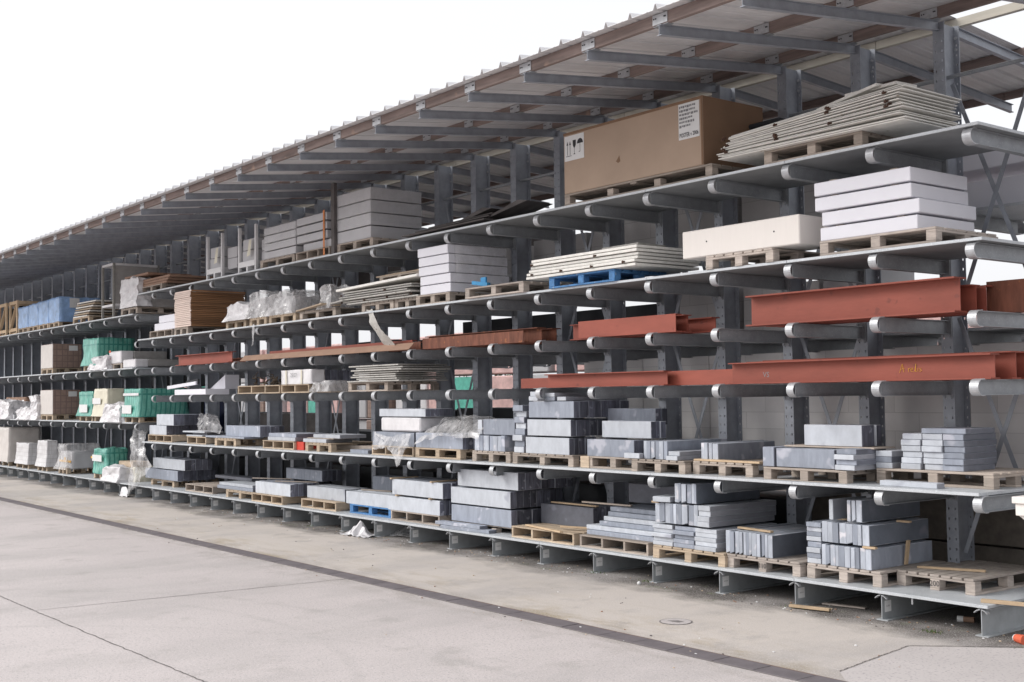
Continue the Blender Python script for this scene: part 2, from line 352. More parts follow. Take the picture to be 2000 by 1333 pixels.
# manhole
mx_, my_ = gp(1320, 1215)
b = MB()
ring = lambda r, z: [(r*math.cos(t*math.pi/16), r*math.sin(t*math.pi/16), z) for t in range(32)]
vs = ring(.155, .003)+ring(.15, .005)+ring(.143, .004)
b.add(vs, [(i, (i+1) % 32, (i+1) % 32+32, i+32) for i in range(32)]+[(i+32, (i+1) % 32+32, (i+1) % 32+64, i+64) for i in range(32)], 'paper')
b.mats[0] = 'manhole'
b.add(ring(.142, .0045), [tuple(range(32))], 'yard_patch'); b.add([(-.08, -.04, .006), (.05, -.03, .006), (.07, .04, .006), (-.02, .05, .006)], [(0, 1, 2, 3)], 'manhole')
o = link('drain_cover', b.mesh('drain_cover'), None, (mx_, my_, 0)); tag(o, 'small round worn drain cover set in the beige concrete', 'drain cover')

# ------------------------------------------------------------------ rack frames
LV = {'B': .2406, 'L1': 1.1989, 'L2': 2.2148, 'L3': 2.8176, 'L4': 3.4178, 'L5': 4.4266, 'LA': 1.600, 'LB': 2.812, 'LC': 4.008}
TH = .030
ZD = {k: v+TH for k, v in LV.items()}; ZD['L2'] = LV['L2']; ZD['L3'] = LV['L3']
UY, UY2, UT = 1.217, 1.494, 5.846
def f_upright(b):
    g = 'galv_dark'
    xs = [-.064, -.042, -.028, .028, .042, .064]; zs = [0]
    z = .15
    while z < UT-.1: zs += [z-.012, z+.012]; z += .1
    zs.append(UT)
    for ya, yb in ((UY, UY+.01), (UY2-.01, UY2)):
        for i in range(5):
            for j in range(len(zs)-1):
                if i in (1, 3) and j % 2 == 1:   # hole: walls only
                    a, c, d, e = xs[i], xs[i+1], zs[j], zs[j+1]
                    b.add([(a,ya,d),(c,ya,d),(c,ya,e),(a,ya,e),(a,yb,d),(c,yb,d),(c,yb,e),(a,yb,e)], [(0,1,5,4),(1,2,6,5),(2,3,7,6),(3,0,4,7)], g); continue
                if i in (0, 2, 4) and j: continue
                d, e = (zs[0], zs[-1]) if i in (0, 2, 4) else (zs[j], zs[j+1])
                a, c = xs[i], xs[i+1]
                b.add([(a,ya,d),(c,ya,d),(c,ya,e),(a,ya,e),(a,yb,d),(c,yb,d),(c,yb,e),(a,yb,e)], [(0,1,2,3),(7,6,5,4)]+([(0,4,7,3)] if i == 0 else [])+([(1,2,6,5)] if i == 4 else []), g)
    b.box((-.0045, UY+.01, 0), (.0045, UY2-.01, UT), g)
    for z in (5.6, 5.72):
        for x in (-.035, .035): b.tube([(x, UY2-.012, z), (x, UY2-.034, z)], .014, 'galv_cap', 6)
m_up = cmesh(('upright',), f_upright)
def f_arm(b):
    g = 'galv'
    b.box((-.003, .085, -.130), (.003, 1.200, -.0075), g)
    b.box((-.0365, .068, -.0075), (.0365, 1.200, 0), g); b.box((-.0365, .068, -.1370), (.0365, 1.200, -.1300), g)
    b.box((-.055, 1.200, -.165), (.055, 1.2165, .03), g)
    for x in (-.035, .035):
        for z in (-.150, .015): b.tube([(x, 1.2, z), (x, 1.186, z)], .010, 'galv_dark', 6)
def f_cap(b):
    n = 12; r = .0685; vs = []
    prof = [(.11, 0.0005)]+[(r-r*math.sin(t*math.pi/n), -r+r*math.cos(t*math.pi/n)) for t in range(n+1)]+[(.11, -.1375)]
    prof[0] = (.11, 0.0035); 
    out = []
    for i, (y, z) in enumerate(prof):
        p = Vector(prof[max(i-1, 0)]); q = Vector(prof[min(i+1, len(prof)-1)]); d = (q-p).normalized(); nn = Vector((d.y, -d.x))
        out.append((y, z, y-abs(0), z)); vs.append((Vector((y, z))-nn*.0015, Vector((y, z))+nn*.006))
    P = []
    for a, c in vs:
        for x in (-.043, .043):
            P += [(x, a.x, a.y), (x, c.x, c.y)]
    fs = []
    for i in range(len(vs)-1):
        k = 4*i
        fs += [(k, k+2, k+6, k+4), (k+3, k+1, k+5, k+7), (k, k+4, k+5, k+1), (k+2, k+3, k+7, k+6)]
    fs += [(0, 1, 3, 2), (4*(len(vs)-1), 4*(len(vs)-1)+2, 4*(len(vs)-1)+3, 4*(len(vs)-1)+1)]
    b.add(P, fs, 'galv_cap')
m_arm = cmesh(('arm',), f_arm); m_cap = cmesh(('end_cap',), f_cap)
def f_base(b):
    g = 'galv_base'
    b.box((-.0035, .01, .0098), (.0035, 2.70, .2308), g); b.box((-.06, .01, 0), (.06, 2.70, .0098), g); b.box((-.06, .05, .2308), (.06, 2.70, .2406), g)
def f_clip(b):
    n = 6
    for s in (-1, 1):
        pts = [(s*(.008+.055*t/n), .236-.030*(t/n)**2) for t in range(n+1)]
        for t in range(n):
            (x0, z0), (x1, z1) = pts[t], pts[t+1]
            b.poly([(x0, -.005, z0), (x1, -.005, z1), (x1, -.005, z1-.008), (x0, -.005, z0-.008)], (0, .045, 0), 'galv_cap')
m_base = cmesh(('base_beam',), f_base); m_clip = cmesh(('clip',), f_clip)
SL = (5.86-5.53)/(1.217+1.7555)
def f_roofbeam(b):
    y0, z0, y1, z1 = -1.7555, 5.530, 1.2165, 5.860
    def seg(dz0, dz1, hw):
        b.poly([(-hw, y0, z0+dz0), (-hw, y1, z1+dz0), (-hw, y1, z1+dz1), (-hw, y0, z0+dz1)], (2*hw, 0, 0), 'galv_dark')
    seg(-.006, 0, .0275); seg(-.094, -.006, .0025); seg(-.100, -.094, .0275)
def f_roofbeam2(b):
    y0, z0, y1, z1 = 1.4945, 5.855, 4.40, 5.660
    def seg(dz0, dz1, hw):
        b.poly([(-hw, y0, z0+dz0), (-hw, y1, z1+dz0), (-hw, y1, z1+dz1), (-hw, y0, z0+dz1)], (2*hw, 0, 0), 'galv_dark')
    seg(-.006, 0, .0275); seg(-.094, -.006, .0025); seg(-.100, -.094, .0275)
m_rb = cmesh(('roof_beam',), f_roofbeam); m_rb2 = cmesh(('roof_beam_rear',), f_roofbeam2)
def rear_arm_loc(z): return (0, UY+UY2, z)
for i in range(0, 42):
    desc = 'tall galvanised rack upright with arms, %s frame from the right end' % ordn(i)
    fr = thing('rack_frame', desc, 'rack frame', (-i, 0, 0), 0, 'upright frames of the cantilever rack')
    link('upright', m_up, fr)
    bb = link('base_beam', m_base, fr); link('clip', m_clip, bb)
    if i > 0 and i != 25:
        b = MB(); b.box((.004, .052, .072), (.0052, .152, .176), 'sticker')
        if i < 14: textmesh(b, '1A R%d' % (21-i if i < 20 else i), .0200, 'ink_soft', lambda x, y: (.0058, .102+x, .125+y*1.1), False)
        else: b.box((.0052, .066, .122), (.0056, .138, .128), 'grey_block')
        link('sticker', b.mesh('sticker'), bb)
    levels = ['L1', 'L2', 'L3', 'L4', 'L5'] if i < 20 else ['LA', 'LB', 'LC']
    if i == 20: levels.append('L4')
    for lv in levels:
        a = link('arm', m_arm, fr, (0, 0, LV[lv]), (random.uniform(-.0015, .0015), 0, random.uniform(-.006, .006))); link('end_cap', m_cap, a)
    for z in ((1.05, 2.72, 3.93) if i < 20 else (1.05, 2.4, 3.6)):
        a = link('arm', m_arm, fr, rear_arm_loc(z), (0, 0, math.pi)); link('end_cap', m_cap, a)
    link('roof_beam', m_rb, fr); link('roof_beam', m_rb2, fr)

# decks
def deck(lv, xa, xb, k, where):
    z = LV[lv]
    def fn(b):
        W = xb-xa-.004
        b.box((0, -.004, .002), (W, 1.195, TH), 'deck', .002); b.box((.004, .004, 0), (W-.004, 1.19, .0019), 'deck_under_shade')
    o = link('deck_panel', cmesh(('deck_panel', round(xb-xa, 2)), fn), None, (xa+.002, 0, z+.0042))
    tag(o, 'grey steel deck panel of the %s, %s from the right' % (where, ordn(k)), 'deck panel', 'steel deck panels on the rack arms')
for lv, xr, xl, nm in (('B', .07, -41.6, 'lowest shelf'), ('L1', .02, -19.57, 'first raised shelf'), ('L4', .12, -19.85, 'fourth raised shelf'), ('L5', .12, -19.86, 'top shelf'),
                       ('LA', -20.16, -41.6, 'lower shelf on the left section'), ('LB', -20.16, -41.6, 'middle shelf on the left section'), ('LC', -20.16, -41.6, 'upper shelf on the left section')):
    x = xr; k = 0
    while x > xl+.3:
        nx = -2*(math.floor(-x/2+1e-6)+1)
        nx = max(nx, xl); 
        if x-nx < .3: nx = max(nx-2, xl)
        deck(lv, nx, x, k, nm); x = nx; k += 1
# rear shelf decks
for z, nm in ((1.05, 'low'), (2.72, 'middle'), (3.93, 'high')):
    o = link('rear_deck', cmesh(('rear_deck',), lambda b: b.box((-19.8, 1.55, 0), (.1, 2.715, .03), 'deck')), None, (0, 0, z+.0042))
    tag(o, 'long grey deck of the %s shelf behind the uprights' % nm, 'deck panel')

# braces
def xbrace(xc, zc, h, k, lab):
    t = thing('cross_brace', lab, 'brace', (xc, 1.33, zc), 0, 'cross braces between the uprights')
    link('brace_bar', cmesh(('bb1', h), lambda b: b.bar((-.436, 0, -h), (.436, 0, h), .045, .006, 'galv_dark', (0, 1, 0))), t)
    link('brace_bar', cmesh(('bb2', h), lambda b: b.bar((-.436, .008, h), (.436, .008, -h), .045, .006, 'galv_dark', (0, 1, 0))), t)
for k, xc in enumerate((-.5, -2.5, -4.5, -6.5, -9.5, -13.5, -17.5, -21.5, -25.5)):
    xbrace(xc, 1.68, 1.17, k, 'lower crossed flat bars, %s braced bay from the right' % ORD[k])
    xbrace(xc, 4.05, 1.17, k, 'upper crossed flat bars, %s braced bay from the right' % ORD[k])
b = MB(); b.tube([(1.2, 1.36, 5.30), (-41, 1.36, 5.30)], .021, 'galv')
tag(link('tie_tube', b.mesh('tie_tube')), 'long thin galvanised tube running through the uprights under the roof', 'tube')

# ------------------------------------------------------------------ canopy roof
canopy = thing('canopy_roof', 'corrugated sheet canopy roof on timber purlins above the racks', 'roof', (0, 0, 0))
def sheet(x0, x1, y0, z0, y1, z1):
    b = MB(); prof = []
    x = x0; P = 1/3
    k = 0
    while x < x1-.001:
        for dx, dz in ((0, 0), (.022, .050), (.028, .056), (.034, .050), (.056, 0), (.165, 0), (.175, .006), (.19, 0), (.245, 0), (.255, .006), (.27, 0)):
            prof.append((x+dx, dz))
        x += P
    n = len(prof); vs = []
    for y, z in ((y0, z0), (y1, z1)):
        vs += [(a, y, z+d) for a, d in prof]
    for y, z in ((y0, z0), (y1, z1)):
        vs += [(a, y, z+d+.004) for a, d in prof]
    fs = []
    for i in range(n-1):
        fs += [(i, i+1, n+i+1, n+i), (2*n+i+1, 2*n+i, 3*n+i, 3*n+i+1), (i, 2*n+i, 2*n+i+1, i+1), (n+i, n+i+1, 3*n+i+1, 3*n+i)]
    b.add(vs, fs, 'sheet'); return b.mesh('roof_sheet')
def zr(y): return 5.653+SL*(y+1.7)
link('roof_sheet', sheet(-43.97, 2.0, -1.86, zr(-1.86), 1.26, zr(1.26)), canopy)
def zr2(y): return 5.975-.067*(y-1.5)
link('roof_sheet', sheet(-43.97, -.97, 1.44, zr2(1.44), 4.5, zr2(4.5)), canopy)
for y, m in ((-1.70, 'purlin'), (-.27, 'purlin'), (1.10, 'purlin')):
    b = MB(); z = zr(y)
    x = 2.0
    while x > -44:
        b.box((x-3.995, y-.025, z-.115), (x, y+.025, z-.002-.0028), m, .003); x -= 4
    link('purlin', b.mesh('purlin'), canopy)
for y, m in ((1.62, 'purlin_pale'), (2.9, 'purlin'), (4.25, 'purlin')):
    b = MB(); z = zr2(y)
    x = 2.0
    while x > -44:
        b.box((x-3.995, y-.03, z-.095), (x, y+.03, z-.004), m, .003); x -= 4
    link('purlin', b.mesh('purlin'), canopy)
def f_brk(b):
    b.box((-.105, -.034, -.106), (.085, -.0275, -.012), 'galv_cap'); b.box((-.105, -.026, -.1205), (.085, .05, -.1155), 'galv')
    for x in (-.085, -.06, .05, .065): b.tube([(x, -.034, -.05), (x, -.041, -.05)], .007, 'dark', 6)
m_brk = cmesh(('purlin_bracket',), f_brk)
for i in range(0, 33):
    for y in (-1.70, -.27, 1.10): link('purlin_bracket', m_brk, canopy, (-i, y, zr(y)))

# ------------------------------------------------------------------ pallets
def pal_mesh(kind, W, Dp, m, which, seed=0):
    """eur_s: boards along Y (short side in front); eur_l: boards along X; str: closed timber runners"""
    def fn(b):
        rr = random.Random(hash((kind, round(W, 2), which)) % 999)
        if which == 'deck':
            if kind == 'eur_s':
                n = 7; wv = W/(n+.0)
                for i in range(n):
                    b.box((i*wv+.008, 0, .122), ((i+1)*wv-.012, Dp, .144), m, .004)
                for y in (0, Dp/2-.05, Dp-.1): b.box((0, y+.003, .1), (W, y+.1, .1215), m, .003)
            elif kind == 'eur_l':
                n = 6; wv = Dp/n
                for i in range(n): b.box((0, i*wv, .122), (W, (i+1)*wv-.03, .144), m, .004)
                for x in (0, W/2-.05, W-.1): b.box((x, .004, .1), (x+.1, Dp, .1215), m, .003)
            else:
                n = 6; wv = Dp/n
                for i in range(n): b.box((0, i*wv, .126), (W, (i+1)*wv-.02, .144), m, .003)
        elif which == 'block': b.box((0, 0, .022), (.1, .1, .1), m, .003)
        elif which == 'skid_y': b.box((0, 0, 0), (.1, Dp, .0215), m, .003)
        elif which == 'skid_x': b.box((0, 0, 0), (W, .1, .0215), m, .003)
        elif which == 'runner': b.box((0, .004, .018), (.035, Dp-.004, .1255), m, .003)
    return cmesh((which, kind, round(W, 2), round(Dp, 2), m), fn)
def pallet(label, X0, X1, Y0, Z, kind='eur_l', m='wood_grey', Dp=None, rz=0, mark=None, grp='wooden pallets on the rack shelves', name='pallet'):
    W = X1-X0; Dp = Dp or (1.1 if kind == 'eur_s' else .85)
    t = thing(name, label, 'pallet', (X0, Y0, Z+.0045), rz, grp)
    link('deck', pal_mesh(kind, W, Dp, m, 'deck'), t)
    if kind == 'str':
        n = 3 if W < 1.05 else 4
        for i in range(n): link('runner', pal_mesh(kind, W, Dp, m, 'runner'), t, ((W-.035)*i/(n-1), 0, 0))
        for y in (0, Dp/2-.05, Dp-.1): link('skid', pal_mesh(kind, W, Dp, m, 'skid_x'), t, (0, y, -.0035))
    else:
        nx = 3 if W < 1.45 else 4
        for i in range(nx):
            for j in range(3): link('block', pal_mesh(kind, W, Dp, m, 'block'), t, ((W-.1)*i/(nx-1), (Dp-.1)*j/2+(.004 if j == 0 else 0), 0))
        if kind == 'eur_s':
            for i in range(nx): link('skid', pal_mesh(kind, W, Dp, m, 'skid_y'), t, ((W-.1)*i/(nx-1), 0, 0))
        else:
            for j in range(3): link('skid', pal_mesh(kind, W, Dp, m, 'skid_x'), t, (0, (Dp-.1)*j/2, 0))
    if mark:
        b = MB(); textmesh(b, mark, .075, 'ink', lambda x, y: (W/2+x*.95, -.0015 if kind == 'eur_s' else -.001, .06+y), False)
        link('marking', b.mesh('marking'), t)
    return t
def P(lv, u0, u1, label, kind='eur_l', m='wood_grey', Y0=.12, **k):
    z = ZD[lv]; return pallet(label, px(u0, Y0, z), px(u1, Y0, z), Y0, z, kind, m, **k)

# ------------------------------------------------------------------ stone slabs
NS = [0]
GS = 'stone slabs stacked on the racks'
SIDE = {'stone_light': 'stone_light_shade', 'stone_mid': 'stone_dark', 'stone_end': 'stone_side_shade'}  # darker partner for X-facing faces, side shade put into the colour
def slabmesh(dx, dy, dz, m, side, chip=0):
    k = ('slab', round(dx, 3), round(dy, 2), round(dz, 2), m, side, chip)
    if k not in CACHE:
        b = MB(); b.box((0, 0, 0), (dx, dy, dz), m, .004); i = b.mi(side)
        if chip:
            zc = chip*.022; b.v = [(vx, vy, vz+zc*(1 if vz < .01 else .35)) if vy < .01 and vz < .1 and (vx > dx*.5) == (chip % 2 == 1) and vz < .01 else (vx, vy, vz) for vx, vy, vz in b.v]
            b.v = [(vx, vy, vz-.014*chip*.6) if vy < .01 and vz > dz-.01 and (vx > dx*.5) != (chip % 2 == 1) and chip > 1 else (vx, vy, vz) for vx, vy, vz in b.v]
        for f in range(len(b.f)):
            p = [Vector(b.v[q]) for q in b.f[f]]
            if len(p) == 4 and abs((p[1]-p[0]).cross(p[2]-p[0]).normalized().x) > .9: b.m[f] = i  # faces turned along X take the stone with shade painted in
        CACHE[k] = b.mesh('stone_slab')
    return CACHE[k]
def slab(label, x, y, z, dx, dy, dz, m, rz=0, side=None, chip=0):
    NS[0] += 1
    q = lambda a: max(.02, round(a/.01)*.01) if a < .12 else round(a/.02)*.02
    o = link('stone_slab', slabmesh(max(dx-.002, .01), dy, dz-.001, m, side or SIDE.get(m, m), chip), None, (x, y, z), (0, 0, rz))
    tag(o, label, 'stone slab', GS); return o
def MM(m, i): return m if isinstance(m, str) else m[i % len(m)]
def rowX(ctx, X0, X1, Y0, Z, Dp, H, n, m='stone_light', side=None):
    side = side or ('stone_side_shade' if Z < 1.2 else 'stone_mid')
    ws = [random.uniform(.7, 1.3) for _ in range(n)]; s = sum(ws); x = X0
    for i, q in enumerate(ws):
        d = (X1-X0)*q/s
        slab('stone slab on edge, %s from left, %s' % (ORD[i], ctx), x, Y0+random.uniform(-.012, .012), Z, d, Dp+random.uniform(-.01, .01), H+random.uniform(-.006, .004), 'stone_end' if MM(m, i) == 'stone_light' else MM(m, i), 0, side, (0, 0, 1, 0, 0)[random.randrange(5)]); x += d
def rowY(ctx, X0, X1, Y0, Z, Dp, H, n, m='stone_light'):
    ws = [random.uniform(.75, 1.25) for _ in range(n)]; s = sum(ws); y = Y0
    for i, q in enumerate(ws):
        d = Dp*q/s
        slab('long stone slab on edge, %s from front, %s' % (ORD[i], ctx), X0+(random.uniform(-.012, .012) if i else 0), y, Z, X1-X0+(random.uniform(-.014, .01) if i else 0), d-.002, H+random.uniform(-.006, .004), MM(m, i), 0, 'stone_end_shade'); y += d
def flats(ctx, X0, X1, Y0, Z, Dp, H, nc, nr, m='stone_light', jit=.02, shrink=0):
    cw = (X1-X0)/nc; h = H/nr
    for c in range(nc):
        for r in range(nr):
            lab = 'flat stone slab, %s%s from bottom, %s' % ((ORD[c]+' column, ') if nc > 1 else '', ORD[r], ctx)
            slab(lab, X0+c*cw+random.uniform(-jit, jit)*.4+shrink*r, Y0+random.uniform(-jit, jit), Z+r*h+.0005, cw-.004+random.uniform(-jit, 0)*.3, Dp+random.uniform(-jit, jit), h-.001, MM(m, c*7+r*3))
def lath(label, x, y, z, L_, rz, w_=.045, h=.02, m='lath', tilt=0):
    o = link('timber_lath', boxmesh(L_, w_, h, m, .002, 'timber_lath'), None, (x, y, z), (0, tilt, rz)); tag(o, label, 'lath', 'loose timber laths')
    return o
PH = .1495   # top of a pallet above its shelf

Z = ZD['B']; zp = Z+PH
# -- B1 empty pallet marked 200
pallet('empty weathered pallet marked 200 at the right end of the lowest shelf', -1.10, -.27, .40, Z, 'eur_s', 'wood_grey', 1.15, R(-2), '200')
lath('loose batten on the deck before the pallet marked 200', px(1925, .18, Z), .10, Z+.005, .8, R(14), .05, .03)
lath('thin lath lying on top of the empty pallet marked 200', -1.02, .62, Z+PH, .62, R(20))
# -- B2
x0, x1, y = px(1576, .14, Z), px(1722, .14, Z), .14
pallet('pallet under three layers of slabs left of the pallet marked 200', x0, x1, y, Z, 'eur_s', 'wood_grey', 1.1)
ctx = 'beside the empty end pallet'
xa, xb, xc = px(1576, .16, zp), px(1605, .16, zp), px(1702, .16, zp)
flats('lowest pile, '+ctx, xa, xb-.005, .17, zp, .9, .21, 1, 4, ('stone_light', 'stone_mid'))
rowX('bottom layer, '+ctx, xb, xc, .16, zp, 1.02, .20, 10, ('stone_light', 'stone_mid', 'stone_light'), 'stone_mid')
z2 = zp+.225
flats('upper pile, '+ctx, xa-.02, xb-.01, .18, z2-.01, .5, .19, 1, 4, ('stone_light', 'stone_mid'))
rowX('middle layer, '+ctx, xb+.0, xc-.02, .17, z2, .99, .20, 8, ('stone_light', 'stone_light', 'stone_mid'))
z3 = z2+.22
rowX('top layer, '+ctx, px(1656, .17, z3), px(1683, .17, z3), .17, z3, .98, .21, 3, 'stone_light')
slab('single slab on edge atop the layers left of the pallet marked 200', px(1617, .17, z3), .19, z3, .05, .55, .20, 'stone_light')
for k, (u, zz, dd) in enumerate(((1690, z2-.021, .03), (1610, z3-.021, .28), (1700, z3-.021, .50))):
    lath('spacer lath between slab layers, number %s up, left of pallet marked 200' % ORD[k], px(u, .2, zz), .12+dd, zz, .14, R(3))
lath('upright batten leaning on the slabs left of the pallet marked 200', xc+.035, .66, Z+.16, .24, 0, .05, .02, 'lath', R(-82))
# -- B3 pallet marked 110
x0, x1 = px(1419, .10, Z), px(1560, .10, Z)
pallet('old pallet marked 110 on the lowest shelf', x0, x1+.02, .10, Z, 'eur_s', 'wood_grey', 1.1, 0, '110')
rowX('on the pallet marked 110', px(1417, .12, zp), px(1508, .12, zp), .12, zp, 1.05, .24, 12, ('stone_light', 'stone_mid', 'stone_light', 'stone_light'))
lath('pale lath lying across the slabs on the pallet marked 110', px(1440, .3, zp+.25), .30, zp+.246, .52, R(-8))
# -- B4
x0, x1 = px(1275, .06, Z), px(1416, .06, Z)
pallet('fresh pale pallet under the tallest slab stack of the lowest shelf', x0, x1, .06, Z, 'eur_s', 'wood_new', 1.1)
ctx = 'left of the pallet marked 110'
xa = px(1278, .1, zp); xb = px(1403, .1, zp)
flats('lower block, '+ctx, xa, xb, .08, zp, 1.0, .235, 3, 5, ('stone_light', 'stone_mid', 'stone_light'))
z2 = zp+.255
rowX('middle layer, '+ctx, px(1283, .1, z2), px(1366, .1, z2), .08, z2, 1.05, .225, 9, ('stone_light', 'stone_mid'))
flats('middle layer, '+ctx, px(1366, .1, z2)+.005, px(1391, .1, z2), .08, z2, 1.1, .23, 1, 4, 'stone_light')
z3 = z2+.24
rowX('top layer, '+ctx, px(1319, .1, z3), px(1363, .1, z3), .08, z3, 1.05, .215, 6, ('stone_light', 'stone_mid'))
slab('short flat slab resting before the top layer, left of pallet marked 110', px(1282, .08, z3), .02, z3-.005, .24, .30, .06, 'stone_light', R(10))
lath('short spacer lath poking out of the stack left of pallet marked 110', px(1277, .1, z3-.02), .06, z3-.022, .1, R(10))
# -- B5
x0, x1 = px(1132, .10, Z), px(1266, .10, Z)
pallet('grey pallet with closed runners below stepped long slabs', x0, x1, .10, Z, 'str', 'wood_mid', 1.0)
for k, (u, dz) in enumerate(((1146, 0), (1143, .055), (1166, .11), (1172, .165), (1178, .22), (1180, .275))):
    z_ = zp+dz; xl = px(u, .20+.03*k, z_)
    slab('long flat stone slab, %s from bottom of the stepped pile' % ORD[k], xl, .20+.05*k, z_, 1.18-.03*k, .85-.05*k, .053, ('stone_mid', 'stone_light')[k % 2 if k < 4 else 0])
lath('dark lath sticking out left from the top of the stepped slab pile', px(1136, .5, zp+.33), .50, zp+.335, .85, R(3), .04, .02, 'wood_mid')
rowY('standing behind the stepped pile', px(1228, .95, zp+.3), px(1228, .95, zp+.3)+1.15, .95, zp+.34, .2, .24, 3, 'stone_dark')
# -- B6
x0 = px(999, .10, Z); x1 = px(1121, .10, Z)
pallet('low pale pallet with closed runners and scattered laths', x0, x1, .10, Z, 'str', 'wood_new', 1.0)
rowY('behind the pallet with scattered laths', px(1057, .62, zp), px(1057, .62, zp)+1.05, .62, zp, .42, .265, 4, 'stone_dark')
lath('pale lath lying flat along the low pale pallet', px(1026, .2, zp), .20, zp+.004, .95, R(-12))
lath('pale lath crossing over the low pale pallet', px(1095, .25, zp), .24, zp+.03, .62, R(22))
lath('lath on top of the dark slabs behind the low pale pallet', px(1075, .65, zp+.28), .66, zp+.272, .9, R(0))
# -- B7
za = Z+.10
x0, x1 = px(884, .22, Z), px(1000, .22, Z)
pallet('low pallet under the widest three layered slab stack', x0, x1+.1, .22, Z-.045, 'eur_l', 'wood_grey', 1.0)
ctx = 'three layered stack with dark bottom'
xa, xb = px(882, .2, za), px(999, .2, za)
rowY('bottom, '+ctx, xa, xb, .20, za, .92, .225, 8, ('stone_mid',)+('stone_mid', 'stone_dark')*4)
rowY('middle, '+ctx, px(881, .2, za+.25), px(997, .2, za+.25), .20, za+.25, .92, .225, 8, ('stone_light',)+('stone_mid', 'stone_dark')*4)
rowY('top, '+ctx, px(894, .2, za+.5), px(1012, .2, za+.5), .20, za+.50, .95, .235, 8, ('stone_light',)+('stone_mid', 'stone_dark')*4)
slab('lower long thin slab on the deck edge before the three layered stack', px(862, .02, Z), .0, Z+.005, 1.05, .14, .045, 'stone_mid', R(4))
slab('upper long thin slab on the deck edge before the three layered stack', px(852, .04, Z+.05), .02, Z+.051, 1.02, .14, .045, 'stone_mid', R(2))
# -- B8
x0, x1 = px(763, .14, Z), px(858, .14, Z)
pallet('grey pallet with closed runners right of the blue pallet', x0, x1, .14, Z, 'str', 'wood_mid', .9)
ctx = 'stack right of the lower blue pallet'
rowY('bottom, '+ctx, px(758, .14, zp), px(859, .14, zp), .14, zp, .5, .215, 6, ('stone_light',)+('stone_dark', 'stone_mid')*3)
rowY('top, '+ctx, px(766, .14, zp+.24), px(865, .14, zp+.24), .14, zp+.24, .5, .225, 6, ('stone_light',)+('stone_dark', 'stone_mid')*3)
for k, (u, zz) in enumerate(((770, .222), (835, .222), (760, .468), (838, .468))):
    lath('small spacer lath, %s one in the stack right of the blue pallet' % ORD[k], px(u, .1, zp+zz), .11, zp+zz-.004, .045, R(2), .5, .02)
rowY('behind the stack right of the blue pallet', px(796, .8, zp+.2), px(796, .8, zp+.2)+1.2, .80, zp+.30, .2, .14, 2, 'stone_light')
rowY('rear row behind the lower blue pallet', px(728, .8, zp+.1), px(728, .8, zp+.1)+.95, .80, zp+.13, .25, .28, 2, 'stone_mid')
# -- B9
x0, x1 = px(683, .22, Z), px(765, .22, Z)
pallet('blue painted pallet on the lowest shelf', x0, x1, .22, Z, 'eur_l', 'wood_blue', .9)
rowY('on the lower blue pallet', px(676, .22, zp), px(765, .22, zp), .22, zp, .45, .20, 4, 'stone_light')
lath('lath across the slabs above the lower blue pallet', px(705, .4, zp+.21), .40, zp+.205, .7, R(12), .04, .02, 'wood_mid')
x0, x1 = px(588, .14, Z), px(656, .14, Z)
pallet('pale pallet with closed runners left of the blue pallet', x0, x1, .14, Z, 'str', 'wood_new', 1.0)
rowY('left of the lower blue pallet', px(600, .30, zp), px(674, .30, zp), .30, zp, .45, .20, 4, 'stone_light')
# -- B10
x0, x1 = px(491, .05, Z), px(546, .05, Z)
pallet('brown new pallet with closed runners under a pale slab bundle', x0, x1+.1, .05, Z, 'str', 'wood_new', 1.3)
rowY('on the brown new pallet', px(499, .12, zp), px(567, .12, zp), .12, zp, .5, .215, 6, ('stone_light',)+('stone_dark', 'stone_mid')*3)
rowY('behind the brown new pallet bundle', px(559, .7, zp+.2), px(629, .7, zp+.2), .70, zp+.235, .4, .19, 4, ('stone_mid', 'stone_dark'))
lath('left lath under the rear slabs of the brown pallet', px(492, .3, zp+.22), .3, zp+.222, .9, R(26), .04, .014, 'wood_mid')
lath('right lath on the pale slabs of the brown pallet', px(540, .25, zp+.22), .22, zp+.222, .9, R(26), .04, .014, 'wood_mid')
# -- B11
pallet('small square ended pallet beneath two thin long slabs', px(441, .1, Z), px(497, .1, Z), .10, Z, 'eur_s', 'wood_new', .8)
slab('lower thin long slab on the small square ended pallet', px(432, .2, zp), .12, zp, 1.55, .5, .06, 'stone_mid')
slab('upper thin long slab on the small square ended pallet', px(434, .2, zp), .14, zp+.062, 1.45, .45, .055, 'stone_light')
slab('thin dark slab lying far back beside the small square ended pallet', px(420, .7, zp+.1), .70, zp+.1, 1.7, .3, .06, 'stone_dark')
pallet('empty plywood topped pallet between two slab stacks', px(362, .15, Z), px(411, .15, Z)+.1, .15, Z, 'str', 'wood_mid', 1.0)
# -- B12
pallet('pale pallet under the two layer slab stack at the section end', px(295, .3, Z), px(338, .3, Z)+.05, .30, Z, 'eur_s', 'wood_new', 1.0)
ctx = 'two layer stack at the section end'
rowY('bottom, '+ctx, px(284, .25, zp), px(347, .25, zp), .25, zp, .85, .22, 6, ('stone_mid',)+('stone_dark', 'stone_mid')*3)
rowY('top, '+ctx, px(299, .25, zp+.23), px(361, .25, zp+.23), .25, zp+.235, .6, .22, 5, ('stone_light',)+('stone_dark', 'stone_mid')*3)

